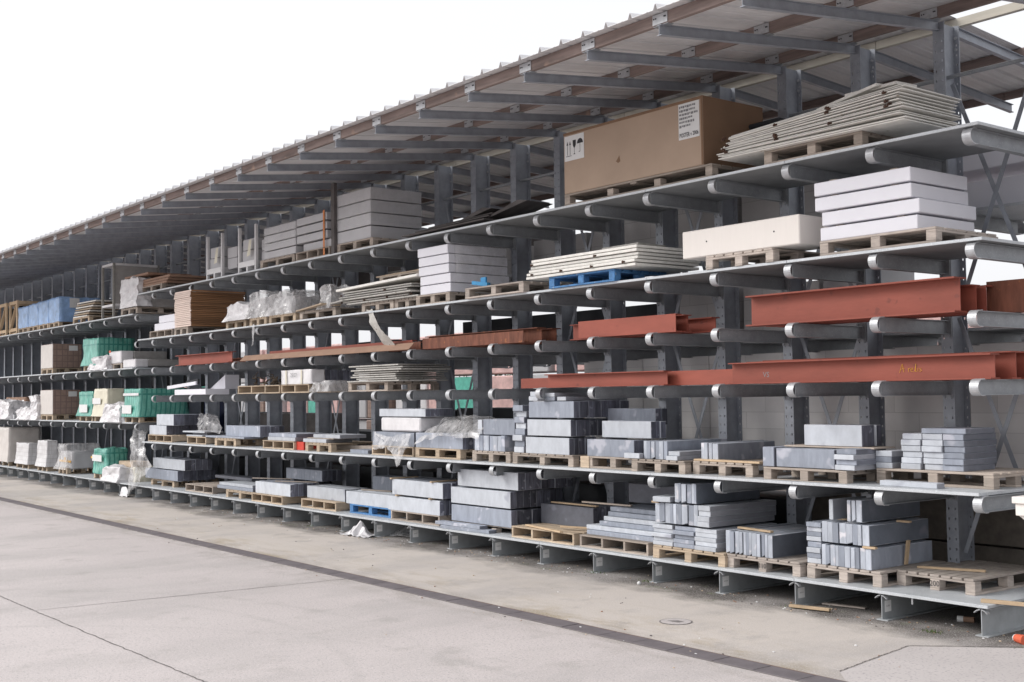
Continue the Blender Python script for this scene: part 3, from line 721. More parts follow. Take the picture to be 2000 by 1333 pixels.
# ------------------------------------------------------------------ first raised shelf
Z = ZD['L1']; zp = Z+PH
pallet('rough splintered pallet at the right end of the first raised shelf', px(1712, .40, Z), px(1712, .40, Z)+1.22, .40, Z, 'eur_l', 'wood_mid', .85)
xa = px(1763, .45, zp)
flats('tall flat stack at the right end', xa, xa+.66, .44, zp, .55, .34, 3, 6, ('stone_light', 'stone_light', 'stone_mid'), .025)
slab('topmost dark slab lying on the tall flat stack at the right end', xa+.2, .47, zp+.342, .46, .5, .05, 'stone_mid')
flats('small pile at the splintered pallet end', px(1711, .42, zp), px(1711, .42, zp)+.19, .42, zp, .4, .17, 1, 3, ('stone_light', 'stone_mid'), .012)
slab('loose chipped slab lying on the deck before the splintered pallet', px(1722, .2, Z), .17, Z+.005, .62, .12, .05, 'stone_light', R(-2))
pallet('warped pallet under a wide grey block, second from the right', px(1491, .12, Z), px(1634, .12, Z)+.12, .12, Z-.02, 'eur_l', 'wood_mid', 1.0)
slab('wide smooth grey block on the warped pallet', px(1514, .14, zp-.01), .16, zp-.015, px(1628, .14, zp)-px(1514, .14, zp), .5, .19, 'stone_mid')
slab('short block standing end on left of the wide grey block', px(1490, .14, zp-.01), .14, zp-.015, px(1512, .14, zp)-px(1490, .14, zp), .3, .2, 'stone_mid')
flats('pile at the right of the warped pallet', px(1631, .1, zp), px(1631, .1, zp)+.24, .10, zp-.015, .5, .205, 1, 4, ('stone_light', 'stone_mid'), .03)
zz = zp+.2
lath('thin broken board under the block above the warped pallet', px(1530, .35, zz), .36, zz-.018, 1.1, R(0), .35, .015, 'wood_mid')
rowY('raised above the wide grey block', px(1571, .4, zz), px(1684, .4, zz), .40, zz, .3, .215, 3, ('stone_light', 'stone_mid'))
pallet('pale pallet under a short slab row, third from the right', px(1353, .18, Z), px(1470, .18, Z), .18, Z, 'eur_s', 'wood_mid', .9)
ctx = 'on the third pallet from the right'
rowX(ctx, px(1369, .25, zp), px(1402, .25, zp), .25, zp, .95, .20, 4, 'stone_light')
lath('flat board across the front of the third pallet from the right', px(1356, .2, zp), .19, zp+.002, .95, R(-1), .09, .02)
pallet('grey pallet under slabs seen end on, fourth from the right', px(1233, .08, Z), px(1338, .08, Z), .08, Z, 'eur_s', 'wood_mid', 1.0)
rowX('on the fourth pallet from the right', px(1257, .14, zp), px(1303, .14, zp), .14, zp, 1.0, .205, 6, ('stone_light', 'stone_mid'))
flats('beside the end-on row of the fourth pallet', px(1303, .1, zp)+.005, px(1327, .1, zp), .10, zp, .9, .1, 1, 2, 'stone_light')
pallet('weathered long sided pallet, fifth from the right', px(1146, .15, Z), px(1250, .15, Z), .15, Z, 'eur_l', 'wood_mid', .9)
rowY('on the fifth pallet from the right', px(1147, .16, zp), px(1239, .16, zp), .16, zp, .3, .205, 4, ('stone_mid', 'stone_dark'))
rowY('second layer above the fifth pallet', px(1176, .3, zp+.22), px(1272, .3, zp+.22), .30, zp+.225, .25, .2, 3, ('stone_light', 'stone_mid'))
rowY('third layer above the fifth pallet', px(1187, .7, zp+.3), px(1281, .7, zp+.3), .70, zp+.37, .2, .2, 2, 'stone_mid')
slab('thin light slab leaning in front of the fifth pallet stack', px(1221, .1, zp), .08, zp+.002, .26, .07, .06, 'stone_light')
# R5
pallet('many blocked pallet under the tallest stack of the first raised shelf', px(1001, .12, Z), px(1128, .12, Z)-.08, .12, Z, 'eur_s', 'wood_mid', .9)
o = link('timber_block', boxmesh(.16, .3, .14, 'wood_new', .004, 'tb'), None, (px(1131, .12, Z), .14, Z+.005)); tag(o, 'yellowish timber block between two pallets on the first raised shelf', 'timber block')
ctx = 'in the tallest pale stack'
flats('left column '+ctx, px(1005, .14, zp), px(1025, .14, zp), .14, zp, .3, .62, 1, 8, ('stone_light', 'stone_mid'), .03)
rowY('bottom layer '+ctx, px(1027, .12, zp), px(1112, .12, zp), .12, zp, .45, .215, 5, ('stone_light',)+('stone_mid', 'stone_dark')*3)
rowY('middle layer '+ctx, px(1030, .12, zp+.23), px(1115, .12, zp+.23), .12, zp+.23, .75, .21, 7, ('stone_light',)+('stone_mid', 'stone_dark')*4)
rowY('top layer '+ctx, px(1033, .12, zp+.46), px(1121, .12, zp+.46), .12, zp+.46, .95, .21, 8, ('stone_mid',)+('stone_mid', 'stone_dark')*4)
flats('left pair on top '+ctx, px(1034, .12, zp+.675), px(1052, .12, zp+.675), .12, zp+.675, .3, .12, 1, 2, 'stone_light')
flats('right pair on top '+ctx, px(1064, .12, zp+.675), px(1084, .12, zp+.675), .12, zp+.675, .9, .1, 1, 2, ('stone_mid', 'stone_light'))
slab('single slab end lying at the right on top of the tallest pale stack', px(1088, .12, zp+.675), .12, zp+.675, .17, .8, .05, 'stone_light')
# R6
pallet('pallet under two end-on slab layers beside the tallest pale stack', px(922, .14, Z), px(992, .14, Z)+.05, .14, Z, 'eur_s', 'wood_mid', .9)
rowX('lower layer left of the tallest pale stack', px(927, .16, zp), px(987, .16, zp), .16, zp, .5, .21, 8, ('stone_light', 'stone_mid', 'stone_light'))
rowY('upper layer left of the tallest pale stack', px(944, .18, zp+.22), px(944, .18, zp+.22)+.7, .18, zp+.22, .3, .21, 3, ('stone_mid', 'stone_dark'))
slab('narrow slab upright at the left of the upper layer, half under plastic', px(931, .18, zp+.22), .2, zp+.22, .1, .3, .2, 'stone_light')
# R7
pallet('pallet under draped plastic and dark slabs, left of the end-on layers', px(811, .16, Z), px(895, .16, Z)+.05, .16, Z, 'eur_l', 'wood_new', 1.0)
rowY('below the draped plastic sheet', px(812, .18, zp), px(904, .18, zp), .18, zp, .55, .215, 6, ('stone_mid', 'stone_dark', 'stone_mid'))
# R8
pallet('pallet whose slabs wear a torn hanging plastic sheet', px(726, .20, Z), px(800, .20, Z)+.1, .20, Z, 'str', 'wood_new', 1.0)
rowY('behind the hanging plastic triangle', px(728, .22, zp), px(809, .22, zp), .22, zp, .5, .21, 5, ('stone_mid', 'stone_dark'))
rowY('top pale layer above the plastic triangle', px(741, .22, zp+.46), px(831, .22, zp+.46), .22, zp+.45, .5, .12, 2, ('stone_light',))
o = link('film_pack', cmesh(('fp1',), lambda b: b.box((0, 0, 0), (1.1, .5, .21), 'whitefilm', .02)), None, (px(744, .22, zp+.23), .22, zp+.225)); tag(o, 'white film wrapped slab bundle between layers above the plastic triangle', 'wrapped bundle')
slab('thin slab lying alone on the deck left of the plastic triangle', px(684, .2, Z), .2, Z+.005, .55, .3, .06, 'stone_mid')
# R9
pallet('small pallet left of the red crate block', px(513, .15, Z), px(574, .15, Z), .15, Z, 'str', 'wood_new', .9)
flats('left of the red crate block', px(524, .18, zp), px(578, .18, zp), .18, zp, .6, .13, 1, 2, ('stone_light', 'stone_mid'))
o = link('red_crate', cmesh(('rc',), lambda b: (b.box((0, 0, 0), (.3, .4, .012), 'redplain'), b.box((0, 0, .012), (.012, .4, .14), 'redplain'), b.box((.288, 0, .012), (.3, .4, .14), 'redplain'), b.box((.012, 0, .012), (.288, .012, .14), 'redplain'), b.box((.012, .388, .012), (.288, .4, .14), 'redplain'))), None, (px(577, .2, Z), .2, Z+.005)); tag(o, 'small red plastic crate between two pallets on the first raised shelf', 'crate')
pallet('pallet with two white slabs right of the red crate', px(596, .12, Z), px(632, .12, Z)+.25, .12, Z, 'eur_s', 'wood_new', .9)
slab('lower white slab on the pallet right of the red crate', px(592, .15, zp), .15, zp, .8, .5, .06, 'stone_light')
lath('brown board between the two white slabs by the red crate', px(600, .2, zp+.06), .2, zp+.062, .9, 0, .45, .015, 'wood_mid')
slab('upper white slab on the pallet right of the red crate', px(612, .2, zp+.08), .2, zp+.078, .9, .5, .06, 'stone_light')
lath('dark plank on the deck right of the red crate pallet', px(640, .5, Z), .5, Z+.005, 1.6, 0, .3, .1, 'wood_mid')
# R10
pallet('pale square ended pallet under a thin slab sheet', px(419, .1, Z), px(447, .1, Z)+.3, .1, Z, 'eur_s', 'wood_new', 1.0)
pallet('small pallet far left under thin slabs', px(365, .15, Z), px(402, .15, Z), .15, Z, 'str', 'wood_new', 1.0)
rowY('far left block beside the bundle of plastic', px(441, .3, zp+.03), px(508, .3, zp+.03), .30, zp+.035, .5, .2, 5, ('stone_mid', 'stone_dark'))
slab('thin slab sheet lying before the far left block', px(401, .15, zp), .15, zp, 1.75, .4, .035, 'stone_mid')
slab('first thin slab on the small pallet far left', px(364, .2, zp), .2, zp, .8, .5, .03, 'stone_light')
slab('second thin slab on the small pallet far left', px(355, .2, zp+.1), .22, zp+.075, 1.1, .4, .03, 'stone_light')
slab('dark slab between the thin slabs on the small pallet far left', px(377, .3, zp+.03), .3, zp+.032, .7, .4, .04, 'stone_dark')
# R11
pallet('crooked brown pallet under paver cubes at the far left', px(289, .15, Z), px(330, .15, Z)+.15, .15, Z, 'str', 'wood_new', 1.0)
rowY('lower paver layer at the far left end', px(292, .2, zp), px(325, .2, zp), .2, zp, .9, .2, 4, ('stone_light',)+('stone_dark', 'stone_mid')*3)
rowY('upper paver layer at the far left end', px(306, .2, zp+.2), px(339, .2, zp+.2), .2, zp+.205, .9, .23, 4, ('stone_light',)+('stone_dark', 'stone_mid')*3)
print('SLABS', NS[0])

# ------------------------------------------------------------------ steel beams
def beam(label, x0, x1, yc, z, H, W, m='red', ch=False, marks=None, tw=.009, tf=.012, rz=0):
    b = MB()
    if ch == 'flush': # channel with its back to the front
        b.box((0, -W/2, 0), (x1-x0, -W/2+tw, H), m); b.box((0, -W/2+tw, 0), (x1-x0, W/2, tf), m); b.box((0, -W/2+tw, H-tf), (x1-x0, W/2, H), m)
    else: b.ibeam_x(0, x1-x0, 0, 0, H, W, tw, tf, m)
    o = link('steel_beam', b.mesh('steel_beam'), None, (x0, yc, z+.0045), (0, 0, rz)); tag(o, label, 'steel beam', 'steel beams lying on the arms')
    return o
Z = ZD['L2']; ya = .16
x0, x1 = px(1423, ya, Z), px(1936, ya, Z)
bm = beam('red primed steel beam with yellow handwriting on its web', x0, x1, ya+.07, Z, .225, .15)
def strokes(b, segs, s, yy, x, z, m, wd=.006):
    for seg in segs:
        for p, q in zip(seg, seg[1:]): b.bar((x+p[0]*s, yy, z+p[1]*s), (x+q[0]*s, yy, z+q[1]*s), .002, wd, m, (0, 1, 0))
b = MB()
hw = [[(0, 0), (.35, .95), (.55, .05)], [(.12, .38), (.62, .45)], [(1.1, .45), (1.15, .05)], [(1.1, .35), (1.35, .5)], [(1.4, .25), (1.7, .35), (1.6, .5), (1.42, .4), (1.45, .1), (1.75, .1)],
      [(1.9, .1), (2.05, .95), (2.0, .1), (2.15, .12)], [(2.3, .45), (2.3, .1)], [(2.75, .45), (2.5, .4), (2.75, .2), (2.5, .05)]]
xm = px(1758, .23, Z+.1)-x0
strokes(b, hw, .085, -.0062, xm, .075, 'yellow', .008); link('handwriting', b.mesh('handwriting'), bm)
b = MB(); textmesh(b, 'VS', .08, 'ink_soft', lambda x, y: (px(1497, .23, Z+.1)-x0+x, -.006, .09+y)); link('marking', b.mesh('marking'), bm)
beam('dark red beam lying just behind the beam with yellow handwriting', px(1465, .36, Z), px(1925, .36, Z), .37, Z, .235, .13)
beam('red beam set far back, its end showing behind the handwriting beam', px(1500, .58, Z), px(1965, .58, Z)+.1, .58, Z, .25, .16)
beam('rearmost red beam of the right bundle on the second shelf', -3.0, px(1990, .80, Z)+.1, .82, Z, .25, .18)
xB = px(1297, .30, Z)
beam('flush red channel right of the flanged beam, chalky white smears', xB-.02, px(1423, .34, Z)+.35, .36, Z, .165, .09, 'red', 'flush')
beam('flanged red beam in the middle of the second shelf', px(1064, .14, Z), px(1297, .14, Z), .20, Z, .17, .13)
beam('short visible flush red channel left of the flanged beam', px(1016, .36, Z), px(1064, .36, Z)+.6, .42, Z, .13, .09, 'red', 'flush')
Z = ZD['L3']
x0, x1 = px(1458, .12, Z), px(1866, .12, Z)
beam('largest red beam, tall web, at the right on the third shelf', x0, x1, .21, Z, .32, .20, 'red', tf=.016)
beam('red beam end seen right behind the largest red beam', -2.6, px(1915, .5, Z), .44, Z, .26, .14)
beam('small dark red beam at the far right behind the largest beam', -2.6, px(1943, .7, Z), .62, Z, .26, .12, 'red', 'flush')
beam('wide brown red beam running off the right edge of the third shelf', px(1935, .75, Z), 3.0, .75, Z, .30, .12, 'brown', 'flush')
beam('flush red channel in the middle of the third shelf', px(1130, .16, Z), px(1320, .16, Z), .21, Z, .205, .1, 'red', 'flush')
beam('red beam end just right of the flush channel', px(1160, .34, Z), px(1342, .34, Z), .36, Z, .2, .12)
beam('dark red beams edge behind the flush channel', px(1200, .6, Z), px(1396, .62, Z), .64, Z, .17, .14, 'red')
beam('short red beam end left of the flush channel', px(1103, .34, Z), px(1150, .34, Z), .49, Z, .2, .13)
beam('long rusty brown beam left of the centre on the third shelf', px(826, .18, Z), px(1023, .18, Z), .22, Z, .155, .09, 'brown', 'flush')
beam('rusty flanged beam behind the long brown beam', px(835, .42, Z), px(1055, .42, Z), .45, Z, .20, .15, 'brown')
beam('rusty dark beam reaching right behind the brown beams', px(880, .70, Z), px(1085, .72, Z), .74, Z, .2, .14, 'brown')
beam('short rusty beam end under the plastic strip', px(760, .22, Z), px(822, .22, Z), .26, Z, .12, .09, 'brown', 'flush')
beam('slim red beam above the brown angle bar', px(527, .30, Z), px(806, .30, Z), .34, Z+.02, .14, .09, 'red', 'flush')
b = MB(); L_ = px(800, .05, Z)-px(470, .05, Z)
b.poly([(0, 0, 0), (0, .1, .1), (0, .108, .094), (0, .008, -.004)], (L_, 0, 0), 'flatbrown'); b.poly([(0, 0, -.002), (0, .1, -.002), (0, .1, .006), (0, .006, .003)], (L_, 0, 0), 'flatbrown')
tag(link('angle_bar', b.mesh('angle_bar'), None, (px(470, .05, Z), .03, Z+.008)), 'long dull brown angle bar on the arm tips, third shelf', 'angle bar')
beam('short red flanged beam at the left end of the third shelf', px(344, .06, Z), px(448, .06, Z), .12, Z, .205, .16)
beam('dark red beam tail right of the short left end beam', px(448, .5, Z), px(475, .5, Z), .55, Z, .1, .12, 'brown')

# ------------------------------------------------------------------ boards and panels piles
def panel_pile(ctx, X0, X1, Y0, Z, Dp, n, t, m='panel', gap=.006, jit=.05, rust=True, ins=0, tilt=0):
    z = Z; L_ = X1-X0
    for i in range(n):
        a = random.uniform(0, jit)+ins*i; c = random.uniform(0, jit)
        def fn(b, L2=L_-a-c):
            b.box((0, 0, 0), (L2, Dp, t), m, .003)
        o = link('wall_panel', cmesh(('panel', round(L_-a-c, 2), round(t, 3), round(Dp, 2), m), fn), None, (X0+a, Y0+random.uniform(-.02, .03)+.008*i*ins*10, z), (0, -tilt*max(0, i-2), R(random.uniform(-.8, .8))))
        tag(o, 'thin panel, %s from bottom, %s' % (ORD[i], ctx), 'panel', 'thin wall panels piled on pallets')
        if (rust and 3 <= i <= 12 and n > 8) or (rust and n <= 8 and i % 3 == 1):
            for q in (.06, .34, .62, .90):
                if random.random() < .35: continue
                link('clip', cmesh(('rustclip',), lambda b: (b.box((0, 0, .004), (.05, .014, .024), 'rust', .003), b.box((.015, -.008, -.002), (.035, 0, .028), 'rust', .003))), o, (L_*q-a+random.uniform(-.03, .03), -.012, t*.2-.01))
        z += t+gap
    return z
Z = ZD['L5']; zp = Z+PH
pallet('pallet under the big fanned panel pile on the top shelf', px(1492, .02, Z), px(1684, .02, Z), .02, Z, 'eur_l', 'wood_mid', 1.0)
X0, X1 = px(1392, -.06, zp), px(1772, -.06, zp)
zt = panel_pile('pile by the cardboard crate', X0, X1, -.06, zp, .95, 14, .0105, 'panel', .0065, .10, True, .014, .0052)
zt += .04
o = link('wall_panel', cmesh(('pt',), lambda b: b.box((0, 0, 0), (.85, .5, .03), 'panel', .003)), None, (X0+1.15, .22, zt+.06), (0, R(-4), R(-12))); tag(o, 'loose pale panel tilted on top of the pile by the cardboard crate', 'panel', 'thin wall panels piled on pallets')
o = link('wall_panel', cmesh(('pt2',), lambda b: b.box((0, 0, 0), (.62, .30, .03), 'panel', .003)), None, (X0+1.55, .14, zt+.115), (0, R(1), R(-5))); tag(o, 'loose panel sloping right on top of the pile by the crate', 'panel', 'thin wall panels piled on pallets')
for k, (u, L_) in enumerate(((1534, .22), (1626, .2), (1560, .15))):
    o = link('offcut', boxmesh(L_, .3, .03, 'panel', .003, 'offcut'), None, (px(u, .4, zt), .45, zt+.004+.035*(k == 2)+.02*k)); tag(o, 'small pale panel offcut, %s of three on the big pile' % ORD[k], 'offcut')
o = link('dark_bundle', cmesh(('db',), lambda b: (b.box((0, 0, 0), (.9, .3, .2), 'dark', .03), b.box((.1, .02, .2), (.6, .28, .26), 'dark', .03))), None, (px(1450, .85, zp+.3), .75, zp+.28)); tag(o, 'dark bundle lying behind the big panel pile on the top shelf', 'bundle')
# cardboard crate
cw0, cw1 = px(1102, .02, zp), px(1374, .02, zp); Hc = pz(262, cw0, .02)-zp
pallet('long pallet carrying the big cardboard crate', cw0, cw1+.12, .02, Z, 'eur_l', 'wood_mid', 1.05)
ct = thing('cardboard_crate', 'huge brown cardboard crate with fragile symbols and a printed label', 'crate', (cw0, .02, zp+.003))
Wc = cw1-cw0; Dc = 1.0
def fn(b):
    b.box((0, .004, 0), (Wc, Dc, Hc), 'card', .006); b.box((Wc-.001, .008, .004), (Wc+.003, Dc-.004, Hc-.004), 'card_brown_shade')  # right end is plain card too, its shade put into the colour
link('box', cmesh(('cbox',), fn), ct)
def fn2(b):
    b.box((0, -.001, Hc-.035), (Wc, .0035, Hc-.004), 'card_brown_shade'); b.box((Wc-.028, -.001, .004), (Wc-.002, .0035, Hc-.036), 'card_brown_shade')
link('edge_tape', cmesh(('ctape',), fn2), ct)
b = MB(); b.poly([(Wc*.405, .0012, .26), (Wc*.43, .0012, .32), (Wc*.436, .0012, .25), (Wc*.42, .0012, .235)], (0, .002, 0), 'card_brown_shade'); link('stain', b.mesh('stain'), ct)
b = MB()
lw, lh = .36, .31; lx, lz = .02, Hc-.36
b.box((lx, 0, lz), (lx+lw, .003, lz+lh), 'paper')
def pl(pts, m='ink'): b.add([(lx+x, -.0015, lz+z) for x, z in pts], [tuple(range(len(pts)))], m)
for x in (.055, .105):
    pl([(x-.004, .07), (x+.004, .07), (x+.004, .2), (x-.004, .2)]); pl([(x-.016, .195), (x+.016, .195), (x, .245)])
pl([(.03, .055), (.13, .055), (.13, .062), (.03, .062)])
pl([(.155, .245), (.215, .245), (.212, .18), (.195, .15), (.175, .15), (.158, .18)]); pl([(.182, .15), (.188, .15), (.188, .075), (.182, .075)]); pl([(.165, .068), (.205, .068), (.19, .082), (.18, .082)])
pl([(.235+.055*(1-math.cos(t*math.pi/10)), .19+.06*math.sin(t*math.pi/10)) for t in range(11)]+[(.317, .2), (.29, .19), (.263, .2)][:0]); pl([(.287, .19), (.293, .19), (.293, .09), (.287, .09)]); pl([(.265, .085), (.293, .085), (.293, .092), (.265, .092)])
link('symbol_label', b.mesh('symbol_label'), ct)
b = MB(); lw2, lh2 = .31, .40; lx2, lz2 = Wc-.36, Hc-.44
b.box((lx2, 0, lz2), (lx2+lw2, .003, lz2+lh2), 'paper')
textmesh(b, 'POSTER v 2006', .044, 'ink', lambda x, y: (lx2+lw2/2+x, -.0015, lz2+.045+y*1.5), True)
for r_, row in enumerate((9, 8, 9, 7, 8, 6)):
    z0_ = lz2+lh2-.035-.043*r_; x = lx2+.012
    for c in range(row):
        ww = random.uniform(.012, .036)
        if x+ww > lx2+lw2-.012: break
        b.box((x, -.0012, z0_-random.uniform(.008, .018)), (x+ww, 0, z0_+.010), 'ink_soft'); x += ww+random.uniform(.004, .010)
link('printed_label', b.mesh('printed_label'), ct)
# dark boards
z_ = Z
for k in range(3):
    o = link('board', boxmesh(1.9-.3*k, .9, .018, 'board_dark', .003, 'bdk'), None, (px(788, -.05, Z)+.2*k, -.08+.1*k, Z+.02+.045*k), (R(1), R(-1.2*k-1), R(3*k+3))); tag(o, 'dark board, %s from bottom, in the slipping pile on the top shelf' % ORD[k], 'board', 'dark boards slipping on the top shelf')
for k, (u, a) in enumerate(((885, 14), (950, 16))):
    b = MB(); b.poly([(0, 0, 0), (.6, 0, .16), (.78, 0, .13), (.62, 0, .10), (.02, 0, -.02)], (0, .5, 0), 'board_dark')
    o = link('bent_sheet', b.mesh('bent_sheet'), None, (px(u, .2, Z+.1), .22, Z+.13), (0, 0, R(6))); tag(o, 'bent dark sheet, %s from the left, on the slipping dark boards' % ORD[k], 'sheet')
# grey wrapped packs
def noisebox(W, Dp, H, m, amp=.02, flare=0, nx=10, ny=8, nz=8, seed=0, top=0):
    b = MB(); vs = {}; V = []
    def vid(i, j, k):
        if (i, j, k) in vs: return vs[i, j, k]
        p = Vector((W*i/nx, Dp*j/ny, H*k/nz)); fl = flare*(1-k/nz)**3
        d = Vector(((i/nx-.5)*2*fl, (j/ny-.5)*2*fl, top*math.sin(3.1*i/nx)*(k/nz)))
        nn = noise.noise_vector(p*5+Vector((seed*7.1, 0, 0)))*amp+noise.noise_vector(p*13+Vector((0, seed*3.3, 0)))*amp*.5
        if k == 0: nn.z = 0
        q = p+d+nn; vs[i, j, k] = len(V); V.append(q); return vs[i, j, k]
    fs = []
    for i in range(nx):
        for j in range(ny):
            fs.append((vid(i, j, nz), vid(i+1, j, nz), vid(i+1, j+1, nz), vid(i, j+1, nz)))
    for k in range(nz):
        for i in range(nx):
            fs.append((vid(i, 0, k), vid(i+1, 0, k), vid(i+1, 0, k+1), vid(i, 0, k+1))); fs.append((vid(i+1, ny, k), vid(i, ny, k), vid(i, ny, k+1), vid(i+1, ny, k+1)))
        for j in range(ny):
            fs.append((vid(0, j+1, k), vid(0, j, k), vid(0, j, k+1), vid(0, j+1, k+1))); fs.append((vid(nx, j, k), vid(nx, j+1, k), vid(nx, j+1, k+1), vid(nx, j, k+1)))
    b.add(V, fs, m); return b
def film(label, X0, X1, Y0, Z, Dp, H, m='whitefilm', amp=.03, flare=0, seed=0, top=0, sticker=None, name='wrapped_pack', cat='wrapped pack', smooth=True, grp=None):
    W = X1-X0; o = link(name, noisebox(W, Dp, H, m, amp, flare, 14, 12, 12, seed, top).mesh(name, smooth), None, (X0, Y0, Z+.004)); tag(o, label, cat, grp)
    if sticker:
        b = MB()
        for (sx, sz, sw, sh, sm) in sticker: b.box((sx*W, -.012-amp-flare*(1-sz)**3, sz*H), ((sx+sw)*W, -.006-amp-flare*(1-sz)**3, (sz+sh)*H), sm)
        link('sticker', b.mesh('sticker'), o)
    return o
def blocks(ctx, X0, X1, Y0, Z, Dp, H, n, m, gap=.012, off=()):
    h = H/n; 
    for i in range(n):
        dx = off[i] if i < len(off) else 0
        o = link('foam_block', boxmesh(X1-X0, Dp, h-gap, m, .006, 'fb'), None, (X0+dx, Y0+dx*.2, Z+i*h+.0045)); tag(o, 'long block, %s from bottom, %s' % (ORD[i], ctx), 'block', 'long smooth blocks stacked on pallets')
        if gap > .011: 
            s_ = link('spacer', boxmesh(.08, Dp-.1, gap-.001, 'wood_mid', 0, 'sp'), o, (.15, .05, h-gap)); link('spacer', s_.data, o, (X1-X0-.25, .05, h-gap))
P('L5', 658, 728, 'pallet under the tall grey wrapped stack on the top shelf', 'eur_l', 'wood_mid', .05, Dp=1.0)
xa, xb = px(658, .05, zp), px(723, .05, zp); Hh = pz(362, xb, .05)-zp
blocks('tall grey wrapped stack', xa, xb, .06, zp, .95, Hh-.01, 4, 'grey_block', .018)
film('loose clear film around the tall grey wrapped stack', xa-.012, xb+.012, .045, zp+.25, .98, Hh-.26, 'film_thin', .005, 0, 3, 0, None, 'film_wrap', 'film')
o = link('plank', boxmesh(.1, .06, 1.15, 'board_dark', .003, 'plk'), None, (px(649, .02, Z), .0, Z+.01)); tag(o, 'dark upright plank left of the tall grey wrapped stack', 'plank')
P('L5', 578, 643, 'pallet under grey blocks with the orange strap', 'str', 'wood_mid', .02, Dp=1.0)
xa, xb = px(578, .02, zp), px(640, .02, zp); Hh = pz(410, xb, .02)-zp
blocks('with the orange strap', xa+.05, xb, .05, zp, .9, Hh, 4, 'grey_block', .025, (.12, -.05, -.06, -.06))
b = MB(); b.box((0, 0, 0), (.05, .004, Hh+.15), 'strap'); tag(link('strap', b.mesh('strap'), None, (px(629, .0, Z), .02, Z+.012)), 'orange strap hanging down the front of grey blocks', 'strap')
P('L5', 508, 575, 'pallet under the shorter grey wrapped stack on the top shelf', 'eur_s', 'wood_mid', .02, Dp=1.0)
xa, xb = px(515, .02, zp), px(578, .02, zp)-.03; Hh = pz(430, xb, .02)-zp
blocks('shorter grey wrapped stack', xa, xb, .03, zp, .95, Hh, 4, 'grey_block', .018)
film('loose clear film around the shorter grey wrapped stack', xa-.012, xb+.012, .015, zp+.22, .98, Hh-.21, 'film_thin', .005, 0, 5, 0, None, 'film_wrap', 'film')
# steel post racks with grey blocks
for k, (u0_, u1_) in enumerate(((403, 434), (465, 500))):
    xa, xb = px(u0_, .05, Z), px(u1_, .05, Z)
    t = thing('post_pallet', 'grey steel post pallet, %s one holding grey blocks' % ('left' if k == 0 else 'right'), 'post pallet', (xa, .05, Z+.0045), 0, 'steel post pallets')
    W = xb-xa
    link('tray', cmesh(('tray', k), lambda b: (b.box((.05, 0, .1), (W-.05, 1.0, .2), 'sheet'), b.box((W/2-.03, 0, 0), (W/2+.03, 1.0, .1), 'sheet'))), t)
    for x in (0, W-.06):
        for y in (0, .94): link('post', cmesh(('post',), lambda b: b.box((0, 0, 0), (.05, .05, .85), 'sheet')), t, (x, y, 0))
    for r_ in range(2):
        o = link('foam_block', boxmesh(W+.35, .8, .2, 'grey_block', .006, 'fbk'), None, (xa+.09+k*.02-(0 if r_ else .02), .1, Z+.21+r_*.21)); o.scale = ((W-.2)/(W+.35), 1, 1)
        tag(o, 'grey block, %s, in the %s steel post pallet' % (('lower', 'upper')[r_], ('left', 'right')[k]), 'block', 'long smooth blocks stacked on pallets')
        o = link('foam_block', boxmesh(.42, .5, .2, 'grey_block', .006, 'fbk2'), None, (xb+.03, .15, Z+.15+r_*.21)); tag(o, 'short grey block, %s, just right of the %s post pallet' % (('lower', 'upper')[r_], ('left', 'right')[k]), 'block', 'long smooth blocks stacked on pallets')
    b = MB(); b.poly([(0, 0, 0), (.14, 0, .02), (.2, 0, .3), (.1, 0, .3)], (0, -.002, 0), 'creamfilm'); tag(link('tag', b.mesh('tag'), None, (xa+W*.55, .03, Z+.28)), 'pale yellow tag hanging on the %s post pallet' % ('left', 'right')[k], 'tag')
P('L5', 275, 316, 'pallet of brown sheets at the left end of the top shelf', 'eur_l', 'wood_mid', .1, Dp=1.0)
xa = px(276, .1, zp)
for k in range(3):
    o = link('board', boxmesh(1.5, 1.0, .05, 'flatbrown', .004, 'bsh'), None, (xa-.1+.08*k, .12, zp+.056*k)); tag(o, 'brown sheet, %s from bottom, left end of the top shelf' % ORD[k], 'board', 'brown sheets at the left end')

# ------------------------------------------------------------------ fourth shelf
Z = ZD['L4']; zp = Z+PH
P('L4', 1601, 1828, 'wide pallet under four white blocks at the right', 'eur_l', 'wood_grey', .0, Dp=1.05)
xa, xb = px(1600, .02, zp), px(1790, .02, zp)
blocks('white stack at the right', xa, xb, .04, zp, .95, .60, 4, 'white_block', .02, (0, .02, -.05, -.055))
P('L4', 1378, 1510, 'pallet under the long cream block', 'eur_s', 'wood_grey', -.02, Dp=.9)
xa, xb = px(1333, .0, zp), px(1562, .0, zp)
b = MB(); b.box((0, 0, 0), (xb-xa, .55, .30), 'cream', .01); 
n = 8; L_ = xb-xa
cb_ = link('cream_block', b.mesh('cream_block'), None, (xa, 0, zp+.004)); tag(cb_, 'long cream block with a rounded rear corner beside white blocks', 'block')
b = MB(); b.tube([(L_-.02, .5, 0.0), (L_-.02, .5, .295)], .12, 'cream', 16); link('rounded_end', b.mesh('re', True), cb_)
b = MB()
for x in (.36*L_/1.6, 1.28*L_/1.6): b.tube([(x, .002, .16), (x, -.003, .16)], .009, 'dark', 8)
link('anchor_hole', b.mesh('anchor_hole'), cb_)
o = link('foam_block', boxmesh(.16, .3, .3, 'cream', .005, 'cb3'), None, (xb+.04, .75, zp+.0)); tag(o, 'pale slab end standing behind the rounded cream block', 'block')
P('L4', 1072, 1200, 'blue pallet under panels on the fourth shelf', 'eur_l', 'wood_blue', -.04, Dp=.9)
xa, xb = px(1027, -.06, zp), px(1246, -.06, zp)
